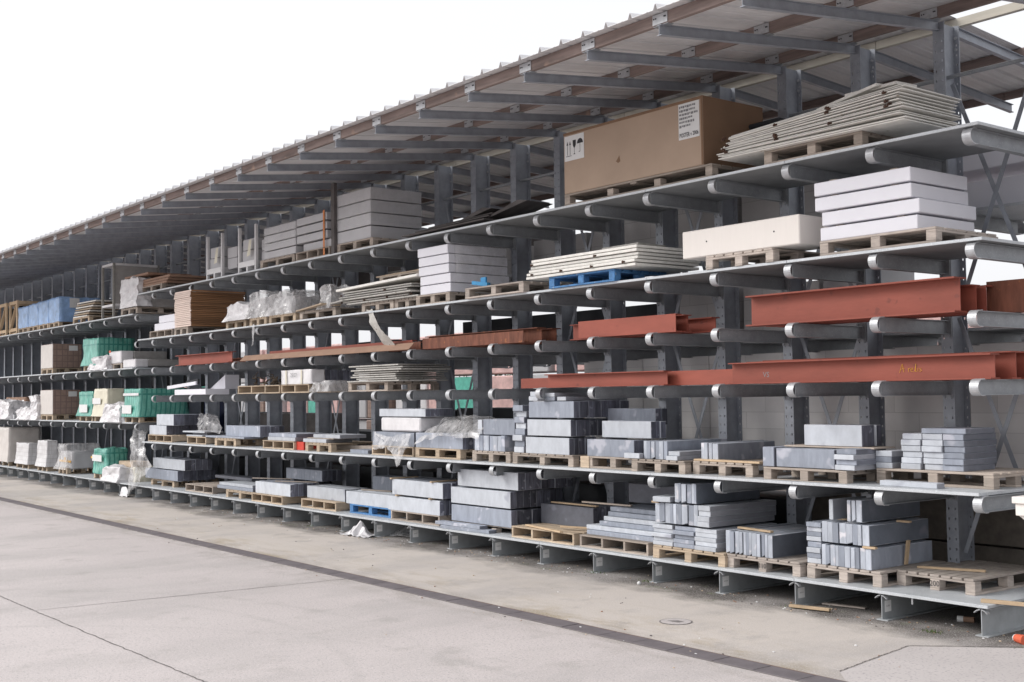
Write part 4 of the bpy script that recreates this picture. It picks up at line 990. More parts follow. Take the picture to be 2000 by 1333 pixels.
zt = panel_pile('above the upper blue pallet', xa, xb, -.06, zp, 1.05, 6, .032, 'panel', .010, .03, True, .018)
for k in range(3):
    o = link('wall_panel', boxmesh(1.0-.2*k, .5, .02, 'panel_grey', .003, 'pg2'), None, (xa+.35+.35*k, .3, zt+.004+.024*k), (0, R(-1), R(2*k))); tag(o, 'dirty panel scrap, %s layer atop the upper blue pallet pile' % ORD[k], 'panel', 'thin wall panels piled on pallets')
P('L4', 908, 1022, 'empty weathered pallet carrying blue bits', 'eur_l', 'wood_grey', -.05, Dp=.95)
b = MB(); b.bar((0, 0, .05), (.35, 0, .0), .06, .05, 'bluepart'); b.box((.16, .0, -.02), (.28, .03, .11), 'bluepart', .004)
tag(link('blue_part', b.mesh('blue_part'), None, (px(925, .2, zp), .2, zp+.05)), 'bright blue plastic bits on the empty weathered pallet', 'plastic part')
P('L4', 812, 878, 'pallet under five white boxes on the fourth shelf', 'eur_l', 'wood_mid', .04, Dp=1.1)
xa, xb = px(821, .06, zp), px(880, .06, zp); Hh = pz(475, xb, .06)-zp
blocks('five white boxes', xa, xb, .06, zp, 1.05, Hh, 5, 'white_block', .012, (0, 0, -.03, -.03, -.05))
film('clear crinkled film clinging to the side of five white boxes', xb-.02, xb+.05, .15, zp+.1, .95, Hh-.1, 'film_thin', .012, 0, 9, 0, None, 'film_wrap', 'film')
# dirty panel piles
P('L4', 770, 820, 'pallet right under the dirty panels beside five white boxes', 'eur_s', 'wood_mid', .1, Dp=1.0)
P('L4', 706, 768, 'pallet left under the dirty panels beside five white boxes', 'eur_s', 'wood_mid', .08, Dp=1.0)
xa, xb = px(657, .0, zp), px(820, .0, zp)-.1
zt = panel_pile('dirty pile left of five white boxes', xa, xb, .0, zp, .9, 6, .022, 'panel_grey', .014, .3, True, .02)
o = link('wall_panel', cmesh(('pw',), lambda b: b.box((0, 0, 0), (2.3, .35, .04), 'panel', .004)), None, (xa+.02, -.02, zt+.01), (0, R(-1.5), R(1))); tag(o, 'clean white panel strip over the dirty pile left of white boxes', 'panel', 'thin wall panels piled on pallets')
pallet('rough pallet sitting high on the dirty panels', xa+.75, xa+1.9, .35, zt+.06, 'eur_l', 'wood_mid', .7)
for k in range(3): lath('rough plank, %s of three on the high rough pallet' % ORD[k], xa+.6+.1*k, .38+.1*k, zt+.06+PH+.025*k, 1.5-.2*k, R(3*k-2), .12, .022, 'wood_new')
P('L4', 585, 655, 'pallet with broken boards beside the plastic heaps', 'eur_s', 'wood_mid', .05, Dp=1.0)
xa = px(585, .05, zp)
for k in range(6): lath('broken board, %s from bottom, beside the plastic heaps' % ORD[k], xa+random.uniform(-.1, .3), .02+.09*k, zp+.025*k, random.uniform(.9, 1.4), R(random.uniform(-8, 8)), .1, .022, ('wood_new', 'panel_grey')[k % 2], R(random.uniform(-3, 2)))
for k, (u0_, u1_, v, nm) in enumerate(((500, 534, 608, 'left'),)): pass
P('L4', 441, 480, 'pallet below the first plastic heap', 'eur_s', 'wood_new', .05, Dp=1.0)
P('L4', 487, 520, 'pallet below the middle plastic heap', 'eur_s', 'wood_new', .05, Dp=1.0)
P('L4', 525, 577, 'pallet below the right plastic heap', 'eur_s', 'wood_new', .05, Dp=1.0)
film('low white crumpled plastic heap right of the brown sheets', px(443, .05, zp), px(482, .05, zp), .06, zp-.02, .8, .30, 'whitefilm', .06, .1, 11, .04, None, 'plastic_heap', 'plastic heap', False)
film('taller grey crumpled plastic heap in the middle', px(484, .05, zp), px(520, .05, zp), .06, zp-.02, .8, .44, 'film', .06, .08, 12, .04, None, 'plastic_heap', 'plastic heap', False)
film('load under the taller grey plastic heap', px(487, .05, zp), px(516, .05, zp), .14, zp, .7, .34, 'grey_block', .03, 0, 13, 0, None, 'wrapped_pack', 'pack', False)
film('grey crumpled plastic heap nearest the broken boards', px(525, .05, zp), px(574, .05, zp), .04, zp-.02, .8, .38, 'film', .06, .06, 14, .04, None, 'plastic_heap', 'plastic heap', False)
film('load under the plastic heap nearest the broken boards', px(530, .05, zp), px(570, .05, zp), .12, zp, .7, .30, 'grey_block', .03, 0, 15, 0, None, 'wrapped_pack', 'pack', False)
film('small plastic tuft over the broken boards', px(634, .1, zp), px(655, .1, zp), .02, zp-.02, .35, .34, 'film', .06, .05, 16, .05, None, 'plastic_heap', 'plastic heap', False)
# brown sheet stack
P('L4', 340, 367, 'pallet under the tall stack of brown faced sheets', 'eur_s', 'wood_mid', .0, Dp=1.3)
xa, xb = px(341, .0, zp), px(369, .0, zp)+.08; Hh = pz(566, xb, .0)-zp; n = 20
for k in range(n):
    def fn(b, W=xb-xa): b.box((0, 0, 0), (W, .012, Hh/n-.006), 'ply_edge'); b.box((.001, .012, 0), (W, 1.18, Hh/n-.006), 'ply_brown')
    o = link('sheet', cmesh(('brsheet',), fn), None, (xa+random.uniform(-.02, .02), random.uniform(-.01, .01), zp+.004+Hh/n*k)); tag(o, 'brown faced sheet with pale edge, %s from bottom of its tall stack' % ORD[k], 'sheet', 'brown faced sheets in the tall stack')
P('L4', 292, 336, 'low pallet of white steps left of the brown sheets', 'str', 'wood_mid', .05, Dp=1.0)
xa = px(301, .05, zp)
for k in range(2):
    o = link('foam_block', boxmesh(1.3-.3*k, .8, .15, 'white_block', .005, 'wb%d' % k), None, (xa+.25*k, .06, zp+.155*k)); tag(o, 'white block, %s of two left of the brown sheets' % ('lower', 'upper')[k], 'block', 'long smooth blocks stacked on pallets')

# ------------------------------------------------------------------ second shelf, loads
Z = ZD['L2']; zp = Z+PH
P('L2', 680, 757, 'pallet under the grey panel pile on the second shelf', 'eur_l', 'wood_mid', .12, Dp=.95)
xa, xb = px(679, .1, zp), px(790, .1, zp)
panel_pile('grey pile on the second shelf', xa, xb, .08, zp, .9, 8, .022, 'panel_grey', .012, .28, False)
P('L2', 549, 603, 'pallet under the white wrapped slab parcel', 'str', 'wood_new', .1, Dp=.95)
xa, xb = px(549, .1, zp), px(609, .1, zp)
pk = film('white wrapped slab parcel with handwritten numbers', xa, xb, .1, zp, .25, .24, 'whitefilm', .012, 0, 21)
b = MB(); textmesh(b, '25/27', .10, 'ink_soft', lambda x, y: ((xb-xa)*.45+x, -.022, .15+y)); 
for q in (.18, .68): b.box(((xb-xa)*q, -.02, 0), ((xb-xa)*q+.04, -.016, .24), 'creamfilm')
link('marking', b.mesh('marking'), pk)
rowY('rear part of the wrapped parcel', xa+.02, xb-.01, .36, zp, .6, .235, 5, ('stone_dark', 'stone_mid'))
film('torn film skirt hanging from the wrapped slab parcel', px(606, .05, Z), px(606, .05, Z)+.55, .1, Z+.01, .6, .16, 'film', .04, .03, 23, 0, None, 'film_wrap', 'film')
P('L2', 464, 546, 'pallet with tangled brown roots on the second shelf', 'str', 'wood_new', .1, Dp=.9)
b = MB(); rr = random.Random(4)
for k in range(16):
    p = Vector((rr.uniform(.1, 1.1), rr.uniform(.1, .7), .03)); pts = [p]
    for q in range(5): p = p+Vector((rr.uniform(-.12, .12), rr.uniform(-.08, .08), rr.uniform(-.0, .07))); pts.append(p)
    b.tube(pts, [.02, .02, .018, .015, .01, .006], 'bark', 5)
tag(link('root_tangle', b.mesh('root_tangle'), None, (px(470, .1, zp), .12, zp)), 'tangle of brown roots on a pallet of the second shelf', 'roots', None)
xa = px(341, .05, Z)
o = link('foam_block', cmesh(('lw',), lambda b: b.box((0, 0, 0), (1.55, .5, .11), 'white_block', .005)), None, (xa, .05, Z+.005)); tag(o, 'low long pale block at the left end of the second shelf', 'block')
o = link('foam_block', cmesh(('lw2',), lambda b: (b.box((0, 0, 0), (1.5, .04, .07), 'white_block', .003), b.box((.9, .05, .02), (1.5, .09, .12), 'dark', .003))), None, (px(322, .2, Z+.16), .25, Z+.13), (0, R(-3), 0)); tag(o, 'tilted pale profile above the low long pale block', 'profile')
b = MB(); b.poly([(0, 0, 0), (.75, 0, .28), (.75, 0, 0)], (0, .3, 0), 'white_block'); tag(link('wedge_block', b.mesh('wedge_block'), None, (px(405, .5, Z+.1), .55, Z+.115)), 'white wedge shaped block behind the low long pale block', 'block')

# ------------------------------------------------------------------ plastic sheets
def drape(name, label, grid, m='film', amp=.03, seed=0, sub=5):
    """grid: rows of control points, bilinear fill with wrinkles"""
    rows = len(grid); cols = len(grid[0]); nr = (rows-1)*sub+1; nc = (cols-1)*sub+1; V = []
    for a in range(nr):
        for c in range(nc):
            i, s = min(a//sub, rows-2), 0; s = a/sub-i; j = min(c//sub, cols-2); t = c/sub-j
            p = (Vector(grid[i][j])*(1-s)+Vector(grid[i+1][j])*s)*(1-t)+(Vector(grid[i][j+1])*(1-s)+Vector(grid[i+1][j+1])*s)*t
            V.append(p+noise.noise_vector(p*6+Vector((seed, 0, 0)))*amp+noise.noise_vector(p*17+Vector((0, seed, 0)))*amp*.4)
    b = MB(); b.add(V, [(a*nc+c, a*nc+c+1, (a+1)*nc+c+1, (a+1)*nc+c) for a in range(nr-1) for c in range(nc-1)], m)
    o = link(name, b.mesh(name, True)); tag(o, label, 'plastic sheet', 'loose plastic sheets'); return o
def W3(u, v, Y):  # point seen at a shelf-front plane Y
    d = fw*F+rt*(u-1000)+up*(666.5-v); t = (Y-CAM.y)/d.y; return CAM+d*t
drape('plastic_sheet', 'long translucent plastic sheet hanging down to the ground at the section end',
      [[W3(262, 838, .1), W3(277, 832, .3), W3(292, 838, .3)], [W3(255, 860, -.05), W3(267, 858, .05), W3(282, 862, .1)], [W3(254, 890, -.08), W3(268, 890, -.14), W3(284, 890, -.02)], [W3(255, 920, -.08), W3(272, 918, -.02), W3(296, 912, -.05)], [W3(254, 938, -.05), W3(262, 940, -.12), W3(276, 934, -.08)], [W3(247, 968, -.1), W3(251, 970, -.16), W3(255, 966, -.12)]], 'film', .05, 1)
drape('plastic_sheet', 'small white plastic scrap at the foot of the hanging sheet', [[W3(240, 950, -.05), W3(246, 952, -.05)], [W3(232, 970, -.1), W3(250, 972, -.15)]], 'whitefilm', .04, 2)
z_ = ZD['L1']
drape('plastic_sheet', 'pointed plastic triangle hanging over the deck edge',
      [[W3(733, 848, .16), W3(760, 852, .15), W3(800, 848, .15)], [W3(748, 860, .1), W3(775, 868, .08), W3(800, 872, .08)], [W3(762, 884, -.02), W3(778, 886, -.04), W3(792, 878, -.02)], [W3(775, 908, -.06), W3(777, 910, -.07), W3(781, 906, -.06)]], 'film', .03, 3)
drape('plastic_sheet', 'crinkled plastic draped down the left corner of the slabs', [[W3(729, 846, .2), W3(745, 850, .18)], [W3(728, 872, .1), W3(752, 866, .12)], [W3(728, 880, .08), W3(755, 874, .1)]], 'film', .04, 31)
drape('plastic_sheet', 'wide billowing plastic sheet thrown over the dark slabs',
      [[W3(838, 842, .6), W3(880, 816, .7), W3(925, 812, .7), W3(985, 822, .6)], [W3(822, 846, .3), W3(865, 822, .35), W3(915, 822, .3), W3(962, 822, .3)], [W3(814, 858, .15), W3(850, 848, .12), W3(900, 846, .12), W3(935, 846, .12)], [W3(813, 868, .12), W3(842, 858, .10), W3(870, 850, .10), W3(935, 858, .10)]], 'film', .05, 4)
drape('plastic_sheet', 'bunched plastic hood behind thin slabs on the far left',
      [[W3(388, 812, .5), W3(405, 808, .5), W3(425, 812, .6)], [W3(387, 830, .3), W3(405, 822, .2), W3(430, 826, .4)], [W3(386, 845, .25), W3(405, 842, .2), W3(432, 848, .35)]], 'film', .07, 5)
drape('plastic_sheet', 'dull plastic strip hanging from the fourth shelf over the beams',
      [[W3(716, 604, .02), W3(726, 603, .02)], [W3(722, 628, -.04), W3(733, 626, -.06)], [W3(736, 655, .02), W3(752, 652, -.02)], [W3(752, 678, .15), W3(772, 676, .1)]], 'panel_grey', .03, 6)
drape('plastic_sheet', 'narrow plastic ribbon dangling below the middle plastic heap', [[W3(494, 634, -.03), W3(498, 634, -.03)], [W3(493, 655, -.05), W3(496, 655, -.05)], [W3(490, 676, -.03), W3(494, 672, -.03)]], 'film', .02, 7)
# crumpled white tarp on the ground
gx, gy = gp(690, 1047)
b = MB(); nn = 22; V = []
def th(x, y):
    h = .0
    for cx, cy, hh, ww in ((.02, .12, .27, .09), (-.13, .10, .17, .07), (.13, .10, .16, .08), (-.26, .1, .09, .08), (.27, .08, .07, .09)):
        h = max(h, hh-1.9*hh*abs(x-cx)/ww*.45-abs(y-cy)*1.1)
    return max(h, .012)
for a in range(nn+1):
    for c in range(nn+1):
        x = -.42+.84*a/nn; y = -.06+.36*c/nn; n_ = noise.noise_vector(Vector((x*9, y*9, 2)))
        V.append((x+n_.x*.03, y+n_.y*.03, max(.004, th(x, y)+n_.z*.035)))
b.add(V, [(a*(nn+1)+c, (a+1)*(nn+1)+c, (a+1)*(nn+1)+c+1, a*(nn+1)+c+1) for a in range(nn) for c in range(nn)], 'whitefilm')
tag(link('crumpled_tarp', b.mesh('crumpled_tarp'), None, (gx, gy, 0)), 'crumpled white tarp on the ground against a base beam', 'tarp')
drape('plastic_sheet', 'grey plastic sheet lying between base beams behind the white tarp', [[(gx+.1, .25, .02), (gx+.95, .25, .02)], [(gx+.1, .6, .15), (gx+.9, .6, .12)], [(gx+.1, 1.0, .02), (gx+.9, 1.0, .02)]], 'film', .04, 8)

# ------------------------------------------------------------------ left section loads
def brick_pack(label, lv, u0_, u1_, ue, vt, Y0=.05, m='brickpack', front='palepack', band=True):
    Z = ZD[lv]; zp = Z+PH; x0, x1 = px(u0_, Y0, zp), px(u1_, Y0, zp); H = pz(vt, x1, Y0)-zp; Dp = min(1.15, py(ue, x1, zp)-Y0)
    P(lv, u0_, u1_, 'pallet under the '+label, 'eur_s', 'wood_new', Y0, Dp=Dp)
    t = thing('brick_pack', label, 'brick pack', (x0, Y0, zp+.004))
    link('bricks', cmesh(('bp', label), lambda b: b.box((0, .012, 0), (x1-x0, Dp, H), m, .01)), t)
    link('front_film', cmesh(('bf', label), lambda b: b.box((.005, -.004, 0), (x1-x0-.005, .01, H-.01), front, .002)), t)
    link('sticker', cmesh(('bs', label), lambda b: b.box((x1-x0, Dp*.55, H*.72), (x1-x0+.006, Dp*.85, H*.93), 'paper')), t)
    return t
brick_pack('brown brick pack with pale front on the middle left shelf', 'LB', 80, 103, 160, 672)
brick_pack('brown brick pack with pale front on the lower left shelf', 'LA', 79, 103, 158, 762)
def gfilm(label, lv, u0_, u1_, ue, vt, m, seed, st=None, Y0=.05, flare=.06, amp=.02):
    Z = ZD[lv]; zp = Z+PH; x0, x1 = px(u0_, Y0, zp), px(u1_, Y0, zp); H = pz(vt, x1, Y0)-zp; Dp = min(1.15, py(ue, x1, zp)-Y0)
    P(lv, u0_, u1_, 'pallet under the '+label, 'eur_s', 'wood_new', Y0+.02, Dp=Dp)
    film(label, x0, x1, Y0, zp-.03, Dp, H+.03, m, amp, flare, seed, 0, st)
STK = ((.2, .15, .6, .32, 'paper'), (.22, .3, .15, .06, 'cone'), (.22, .2, .15, .05, 'cone'))
gfilm('green wrapped pack standing tall on the middle left shelf', 'LB', 163, 192, 262, 660, 'greenfilm', 31)
gfilm('narrow green wrapped pack on the lower left shelf', 'LA', 155, 181, 200, 765, 'greenfilm', 32, STK)
gfilm('cream wrapped pack with red mark on the lower left shelf', 'LA', 184, 210, 243, 760, 'creamfilm', 33, ((.0, .45, .6, .22, 'paper'), (-.02, .5, .22, .12, 'redplain')))
gfilm('green wrapped pack with white band by the section end', 'LA', 243, 273, 365, 760, 'greenfilm', 34, ((.0, .76, 1, .09, 'whitefilm'), (.05, .12, .6, .3, 'paper'), (.1, .3, .15, .06, 'cone')))
gfilm('green wrapped pack with white sticker on the lowest left shelf', 'B', 183, 209, 250, 878, 'greenfilm', 35, ((.05, .5, .7, .25, 'paper'), (-.05, .6, .2, .08, 'yellow')), .1, .02, .04)
gfilm('very tall white wrapped pack at the far left below', 'B', -6, 17, 78, 836, 'palepack', 36, None, .1, .05)
gfilm('white wrapped tile pack left of the middle white pack', 'B', 32, 56, 74, 867, 'tilepack', 37, None, .1, .05, .015)
gfilm('white wrapped brick pack in the lowest left group', 'B', 73, 92, 113, 862, 'tilepack', 38, None, .1, .06, .02)
gfilm('mixed load in clear film with orange stripe', 'B', 114, 131, 196, 869, 'film', 39, ((1.0, .4, .06, .1, 'yellow'),), .1, .10, .03)
Z = ZD['B']; xa = px(116, .15, Z+PH)
film('grey goods inside the clear film with orange stripe', xa, xa+.9, .18, Z+PH, .9, .42, 'grey_block', .02, 0, 40, 0, ((.0, .35, 1., .12, 'yellow'),), 'wrapped_pack', 'pack')
film('white bag slumped before the hanging sheet', px(206, .05, Z), px(236, .05, Z), .02, Z, .5, .30, 'whitefilm', .07, .08, 41, .04, None, 'bulk_bag', 'bag', True)
o = link('carton', cmesh(('ctn',), lambda b: b.box((0, 0, 0), (.9, .4, .12), 'wood_new', .01)), None, (px(232, .3, Z+.35), .3, Z+.33)); tag(o, 'peach coloured flat carton left of the hanging sheet', 'carton')
film('bundle of mixed sacks under the peach coloured carton', px(236, .3, Z), px(236, .3, Z)+.9, .32, Z, .5, .325, 'creamfilm', .04, .03, 42, 0, None, 'wrapped_pack', 'pack')
# middle left shelf bundles
Z = ZD['LB']; zp = Z+PH
for k, (u0_, u1_, ue, vt, vb, nm) in enumerate(((213, 236, 345, 686, 712, 'upper grey wrapped board bundle with white red marked end'), (240, 264, 345, 702, 718, 'lower grey wrapped board bundle with white end'))):
    zb = zp if k == 0 else Z+.03; Y0 = .1
    x0, x1 = px(u0_, Y0, zb), px(u1_, Y0, zb); H = pz(vt, x1, Y0)-zb
    t = thing('board_bundle', nm, 'bundle', (x0, Y0, zb+.004)); Dp = 1.1
    link('wrap', cmesh(('bw', k), lambda b: b.box((0, .3, 0), (x1-x0, Dp, H), 'wrapgrey', .02)), t)
    link('white_end', cmesh(('we', k), lambda b: b.box((0, 0, -.02), (x1-x0+.004, .3, H+.004), 'whitefilm', .02)), t)
    if k == 0: link('sticker', cmesh(('wst',), lambda b: [b.box((.0, -.004, q), (.12, 0, q+.05), 'cone') for q in (.08, .24)]), t)
P('LB', 205, 238, 'pallet under the grey wrapped board bundles', 'eur_s', 'wood_mid', .12, Dp=1.0)
film('white plastic heap between green pack and board bundles', px(182, .05, Z), px(212, .05, Z), .0, Z, .6, .28, 'whitefilm', .08, .05, 43, .05, None, 'plastic_heap', 'plastic heap', False)
Z = ZD['LA']
for k, (u0_, u1_, H) in enumerate(((-4, 20, .5), (38, 60, .28), (62, 78, .62), (207, 240, .38))):
    film('white plastic heap, %s from left on the lower left shelf' % ORD[k], px(u0_, .05, Z), px(u1_, .05, Z), .0, Z, .7, H, 'whitefilm', .08, .1, 50+k, .03, None, 'plastic_heap', 'plastic heap', False)
film('dark wrapped boards behind the far left plastic heaps', px(12, .5, Z), px(50, .5, Z), .5, Z, .6, .62, 'flatbrown', .02, 0, 61, 0, None, 'wrapped_pack', 'pack')
o = link('foam_block', boxmesh(1.0, .5, .12, 'grey_block', .005, 'gbk'), None, (px(10, .1, Z), .08, Z+.005)); tag(o, 'low grey block before the far left plastic heap', 'block')
# upper left shelf
Z = ZD['LC']; zp = Z+PH
xs = [px(u, .05, zp) for u in (35, 55, 75, 95, 116)]
for k in range(4):
    P('LC', (35, 55, 75, 95)[k], (54, 74, 94, 115)[k], 'pallet under the %s blue wrapped pack from the left' % ORD[k], 'eur_s', 'wood_new', .05, Dp=1.05)
    H = pz((598, 592, 586, 580)[k], xs[k+1], .05)-zp
    film('blue wrapped pack, %s from the left on the upper left shelf' % ORD[k], xs[k]+.01, xs[k+1]-.01, .05, zp-.02, 1.05, H+.02, 'bluefilm', .02, 0, 70+k, 0, None, 'wrapped_pack', 'wrapped pack', True, 'blue wrapped packs')
b = MB(); b.box((0, .2, .35), (.006, .45, .6), 'paper'); tag(link('notice', b.mesh('notice'), None, (xs[4]+.02, .1, zp)), 'white paper notice on the side of the blue packs', 'notice')
for k, (u0_, u1_) in enumerate(((-3, 12), (18, 33))):
    x0, x1 = px(u0_, .05, Z), px(u1_, .05, Z); W = x1-x0; H = .95
    t = thing('timber_crate', 'open orange timber crate with diagonal braces, %s one far left' % ('outer', 'inner')[k], 'crate', (x0, .05, Z+.005), 0, 'open timber crates')
    def fn(b):
        for x in (0, W-.09): b.box((x, 0, 0), (x+.09, .05, H), 'lath'); b.box((x, 1.0, 0), (x+.09, 1.05, H), 'lath')
        for z in (.08, H-.1): b.box((.09, 0, z), (W-.09, .04, z+.09), 'lath'); b.box((W-.05, .05, z), (W, 1.0, z+.09), 'lath')
        b.bar((.1, .02, .15), (W-.1, .02, H-.12), .03, .08, 'lath', (0, 1, 0)); b.box((0, .052, 0), (W-.052, .99, .05), 'lath')
    link('frame', cmesh(('tcr', k), fn), t); link('contents', cmesh(('tcc', k), lambda b: b.box((.1, .1, .06), (W-.12, .95, H-.15), 'dark')), t)
P('LC', 142, 174, 'pallet of pale scraps right of the blue packs', 'eur_s', 'wood_new', .05, Dp=1.0)
xa = px(143, .05, zp)
for k in range(7): lath('pale scrap board, %s from bottom right of the blue packs' % ORD[k], xa+.05*k, .05, zp+.055*k, .95+.05*k, R(2), .7, .03, ('panel', 'wood_new')[k % 2])
x0, x1 = px(198, .0, Z), px(221, .0, Z); W = x1-x0
t = thing('mesh_cage', 'tall grey framed cage beside the foam wrapped stack', 'cage', (x0, .0, Z+.005))
def fn(b):
    for x in (0, W-.05):
        for y in (0, 1.05): b.box((x, y, 0), (x+.05, y+.05, 1.25), 'panel_side')
    for z in (.25, 1.2):
        for y in (0, 1.05): b.box((.05, y, z), (W-.05, y+.05, z+.05), 'sheet')
        for x in (0, W-.05): b.box((x, .05, z), (x+.05, 1.05, z+.05), 'sheet')
link('frame', cmesh(('cage',), fn), t); link('side_panel', cmesh(('cagep',), lambda b: b.box((W-.035, .055, .31), (W-.02, 1.045, 1.19), 'wrapgrey')), t)
link('load', cmesh(('cagel',), lambda b: b.box((.06, .3, .31), (W-.06, 1.0, .7), 'panel_grey')), t)
P('LC', 236, 268, 'pallet under the foam wrapped stack', 'eur_s', 'wood_mid', .0, Dp=1.1)
x0, x1 = px(236, .0, zp), px(269, .0, zp); H = pz(542, x1, 0)-zp
film('tall foam wrapped stack with crumpled front at the section end', x0, x1, .0, zp, .3, H, 'whitefilm', .05, .02, 80, 0, None, 'wrapped_pack', 'wrapped pack', False)
o = link('board_pack', cmesh(('bpk',), lambda b: b.box((0, 0, 0), (x1-x0-.04, .8, H-.04), 'wrapgrey', .01)), None, (x0+.02, .31, zp+.004)); tag(o, 'grey board pack behind the crumpled foam front', 'pack')
o = link('brown_board', cmesh(('bbt',), lambda b: b.box((0, 0, 0), (1.4, 1.0, .05), 'flatbrown', .004)), None, (x0+.1, .05, zp+H+.03)); 
tag(o, 'brown board laid over the foam wrapped stack', 'board')

# ------------------------------------------------------------------ behind the uprights
def pack(label, x0, x1, y0, y1, z0, z1, m, name='block_pack', cat='pack', ch=.008, grp=None):
    o = link(name, boxmesh(x1-x0, y1-y0, z1-z0, m, ch, name), None, (x0, y0, z0)); tag(o, label, cat, grp); return o
GP = 'packs stored behind the uprights'
x = 1.3; k = 0
while x > -6.2:
    pack('pale block pack wall behind the uprights, %s from the right' % ORD[k], x-1.19, x, 1.75, 2.6, 1.089, 2.60, 'aac', grp=GP); x -= 1.2; k += 1
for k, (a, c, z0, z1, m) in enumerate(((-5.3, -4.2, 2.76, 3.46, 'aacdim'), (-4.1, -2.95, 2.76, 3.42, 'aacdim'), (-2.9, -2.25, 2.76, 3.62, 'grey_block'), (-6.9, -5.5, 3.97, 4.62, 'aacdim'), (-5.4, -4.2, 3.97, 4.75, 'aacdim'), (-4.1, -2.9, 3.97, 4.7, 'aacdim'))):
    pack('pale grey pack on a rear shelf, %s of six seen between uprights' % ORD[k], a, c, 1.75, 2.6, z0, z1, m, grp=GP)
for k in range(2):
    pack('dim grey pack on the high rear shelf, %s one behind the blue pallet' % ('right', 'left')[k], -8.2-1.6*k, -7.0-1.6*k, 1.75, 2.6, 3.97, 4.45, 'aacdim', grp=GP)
    pack('long pale beam block on the high rear shelf, %s one' % ('lower', 'upper')[k], -1.75, 2.2, 1.75, 2.5, 3.97+.42*k, 4.27+.42*k, 'white_block', grp=GP)
    pack('dark stone block stored low behind the right end, %s course' % ('lower', 'upper')[k], -3.4, 2.5, 2.0, 3.0, .02+.50*k, .50+.50*k, 'concrete_block', grp=GP)
rr = random.Random(8); x = -5.2; k = 0
while x > -19.5:
    W = rr.uniform(1.2, 2.2)
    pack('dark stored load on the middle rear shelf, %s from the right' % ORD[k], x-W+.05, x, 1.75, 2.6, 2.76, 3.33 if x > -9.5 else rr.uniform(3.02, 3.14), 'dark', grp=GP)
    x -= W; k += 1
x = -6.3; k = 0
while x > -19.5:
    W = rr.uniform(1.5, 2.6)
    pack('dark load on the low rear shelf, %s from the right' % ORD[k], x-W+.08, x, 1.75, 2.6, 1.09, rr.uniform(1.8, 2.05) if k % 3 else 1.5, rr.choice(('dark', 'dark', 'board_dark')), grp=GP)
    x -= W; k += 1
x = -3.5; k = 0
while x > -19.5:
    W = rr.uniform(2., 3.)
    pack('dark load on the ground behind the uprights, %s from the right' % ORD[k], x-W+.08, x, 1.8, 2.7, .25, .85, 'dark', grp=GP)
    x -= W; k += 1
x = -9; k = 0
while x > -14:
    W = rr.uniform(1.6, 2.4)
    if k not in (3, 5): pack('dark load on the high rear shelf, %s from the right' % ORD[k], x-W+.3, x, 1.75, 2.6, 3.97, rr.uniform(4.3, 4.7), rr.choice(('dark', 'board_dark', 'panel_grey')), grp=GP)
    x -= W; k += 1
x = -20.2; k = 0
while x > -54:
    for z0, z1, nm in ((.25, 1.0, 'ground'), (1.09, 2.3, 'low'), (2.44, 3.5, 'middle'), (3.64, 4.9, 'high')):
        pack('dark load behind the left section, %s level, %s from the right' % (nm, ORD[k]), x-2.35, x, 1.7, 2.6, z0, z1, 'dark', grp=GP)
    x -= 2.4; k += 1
pack('deep blue barrel shaped tarp load at the section boundary', -19.9, -19.2, 1.55, 1.72, 1.1, 2.2, 'darkblue', grp=GP)
# far yard stock
cols = [('brickpack', 'brown'), ('whitefilm', 'white'), ('greencase', 'green'), ('redwhite', 'pinkish'), ('grey_block', 'grey')]
D('redwhite', (.60, .40, .38), .5, 0, .25, 4)
x = -3.; k = 0
while x > -75:
    W = rr.uniform(1.3, 2.2); m, nm = cols[[3, 1, 0, 4, 3, 2][k % 6]]
    for lv in range(3):
        H = 1.22
        m2, nm2 = (m, nm) if lv < 2 else (('redwhite', 'pinkish') if k % 3 else (m, nm))
        o = link('stock_pack', boxmesh(1.3, 1.1, 1.2, m2, .03, 'stock'), None, (x-W, 12+rr.uniform(-.2, .2), .02+lv*1.38)); o.scale = (W/1.4, 1, 1.1)
        q = divmod(k, 10)
        tag(o, '%s wrapped stock pack, %s level, %s stack from right, far yard' % (nm2, ('bottom', 'middle', 'top')[lv], ordn(k) if k < 39 else 'far %d' % k), 'stock pack', 'stock packs in the far yard')
    x -= W+.1; k += 1
    if k >= 36: break
# trees beyond
def tree(label, x, y, h):
    t = thing('broadleaf_tree', label, 'tree', (x, y, 0), rr.uniform(0, 6), 'trees beyond the far yard')
    def ft(b):
        b.tube([(0, 0, 0), (.1, 0, 1.6), (0, .1, 3.2), (.1, 0, 4.6)], [.22, .18, .13, .05], 'bark', 8)
        q = random.Random(3)
        for k in range(9):
            a = q.uniform(0, 6.28); z = q.uniform(2, 3.8); b.tube([(0, 0, z), (math.cos(a)*.8, math.sin(a)*.8, z+.7), (math.cos(a)*1.5, math.sin(a)*1.5, z+1.4)], [.07, .045, .015], 'bark', 5)
    def fc(b):
        q = random.Random(9)
        for k in range(46):
            a = q.uniform(0, 6.28); r = q.uniform(.2, 1.9); c = Vector((math.cos(a)*r, math.sin(a)*r, q.uniform(2.6, 6.0)-r*.35)); s = q.uniform(.3, .6)
            for l in range(34):
                p = c+Vector((q.gauss(0, s*.5), q.gauss(0, s*.5), q.gauss(0, s*.5))); d = Vector((q.uniform(-1, 1), q.uniform(-1, 1), q.uniform(-1, 1))).normalized(); e = d.orthogonal().normalized()*.06; f = d.cross(e)
                b.add([p-e-f, p+e-f, p+e+f, p-e+f], [(0, 1, 2, 3)], 'leaf')
    link('trunk', cmesh(('trunk',), ft), t); c = link('crown', cmesh(('crown',), fc), t); t.scale = (h/6,)*3
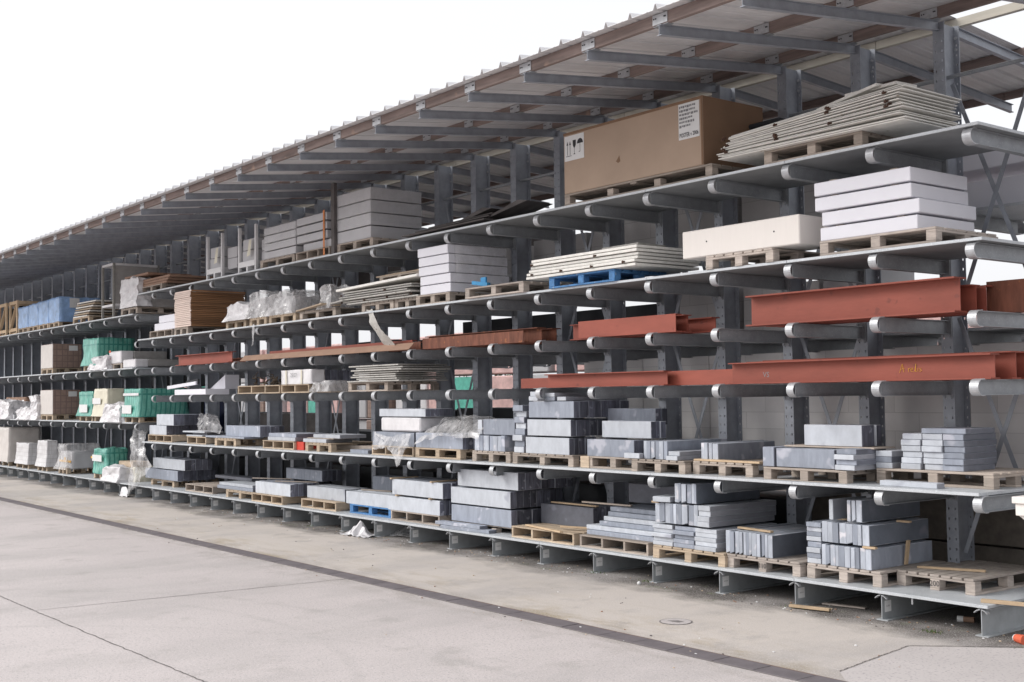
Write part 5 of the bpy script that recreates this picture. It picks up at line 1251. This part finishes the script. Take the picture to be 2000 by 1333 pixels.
for k in range(9): tree('leafy tree beyond the far yard, %s from the right' % ORD[k], -49-8*k, 32+(k % 3)*2, 5.2+(k % 3)*.4)

# ------------------------------------------------------------------ small things
def ptz(u, v, z): 
    d = fw*F+rt*(u-1000)+up*(666.5-v); t = (z-CAM.z)/d.z; return CAM+d*t
p = ptz(1985, 1250, 0.02)
b = MB(); b.tube([(0, 0, .035), (.05, -.02, .036), (.10, -.04, .037)], [.033, .038, .043], 'cone', 12); b.tube([(-.012, .005, .035), (0, 0, .035)], [.03, .034], 'paper', 12)
tag(link('paper_cup', b.mesh('paper_cup'), None, (p.x, p.y, 0)), 'red paper cup lying by the rightmost base beam', 'cup')
p = ptz(1248, 1143, .0)
b = MB(); b.tube([(-.02, 0, .018), (0, 0, .02), (.02, 0, .018)], [.012, .024, .014], 'paper', 10); tag(link('pebble', b.mesh('pebble', True), None, (p.x, p.y, 0)), 'small white pebble on the beige concrete', 'pebble')
p = ptz(1538, 1189, .0)
lath('pale batten lying on the ground against a base beam', p.x, p.y+.02, .012, .42, R(13), .05, .025)
p = ptz(1590, 1185, .0); lath('dark batten lying on the ground behind the pale batten', p.x, p.y+.12, .006, .45, R(12), .06, .015, 'wood_grey')
p = ptz(1870, 1215, .0)
b = MB(); b.tube([(0, 0, .03), (.05, .02, .03)], .028, 'paper', 10); b.tube([(.051, .02, .03), (.14, .05, .03)], .026, 'flatbrown', 10); tag(link('tin', b.mesh('tin'), None, (p.x, p.y, 0)), 'small white ended tin lying in the dirt under the shelf', 'tin')
b = MB(); b.tube([(0, 0, 0), (0, 0, -.055)], .009, 'galv_cap', 8); tag(link('bolt', b.mesh('bolt'), None, (-.68, .02, .243)), 'short bolt sticking down from the lowest deck edge', 'bolt')
rr = random.Random(12)
b = MB()
for k in range(520):
    x = rr.uniform(-16, 0.8); y = rr.uniform(-.30, .35) if k % 4 else rr.choice((-2.17, -2.46, -1.2))+rr.gauss(0, .12 if k % 3 else .6); s = rr.uniform(.004, .015)
    b.box((x, y, 0), (x+s*1.6, y+s, s*.7), rr.choice(('paper', 'flatbrown', 'crack', 'wood_new')), s*.2)
o = link('debris', b.mesh('debris')); tag(o, 'scattered grit and crumbs on the concrete along the base beams', 'debris', None, 'stuff')
b = MB()
for cx, cy, n in ((p.x+.12, -.12, 60), (-1.9, -.05, 50), (-5, .02, 40), (-4.1, .0, 30), (-12, .0, 40)):
    for k in range(n):
        x = cx+rr.gauss(0, .05); y = cy+rr.gauss(0, .03); h = rr.uniform(.012, .035); a = rr.uniform(0, 3.14)
        b.add([(x-.004*math.cos(a), y-.004*math.sin(a), 0), (x+.004*math.cos(a), y+.004*math.sin(a), 0), (x+rr.uniform(-.01, .01), y, h)], [(0, 1, 2)], 'grass')
o = link('grass_tufts', b.mesh('grass_tufts')); tag(o, 'tiny moss and grass tufts at the foot of base beams', 'grass', None, 'stuff')
# cream crate off the right end
b = MB(); b.box((0, 0, 0), (.5, .5, .055), 'cream', .005); b.box((.02, .02, -.10), (.48, .48, 0), 'cream', .005)
b.poly([(.03, .05, -.10), (.47, .05, -.10), (.47, .05, -.24), (.18, .05, -.2)], (0, .4, 0), 'cream')
o = link('cream_bracket', b.mesh('cream_bracket'), None, (px(1976, -.25, 1.14), -.25, 1.19)); tag(o, 'cream plastic housing jutting in at the right picture edge', 'housing')
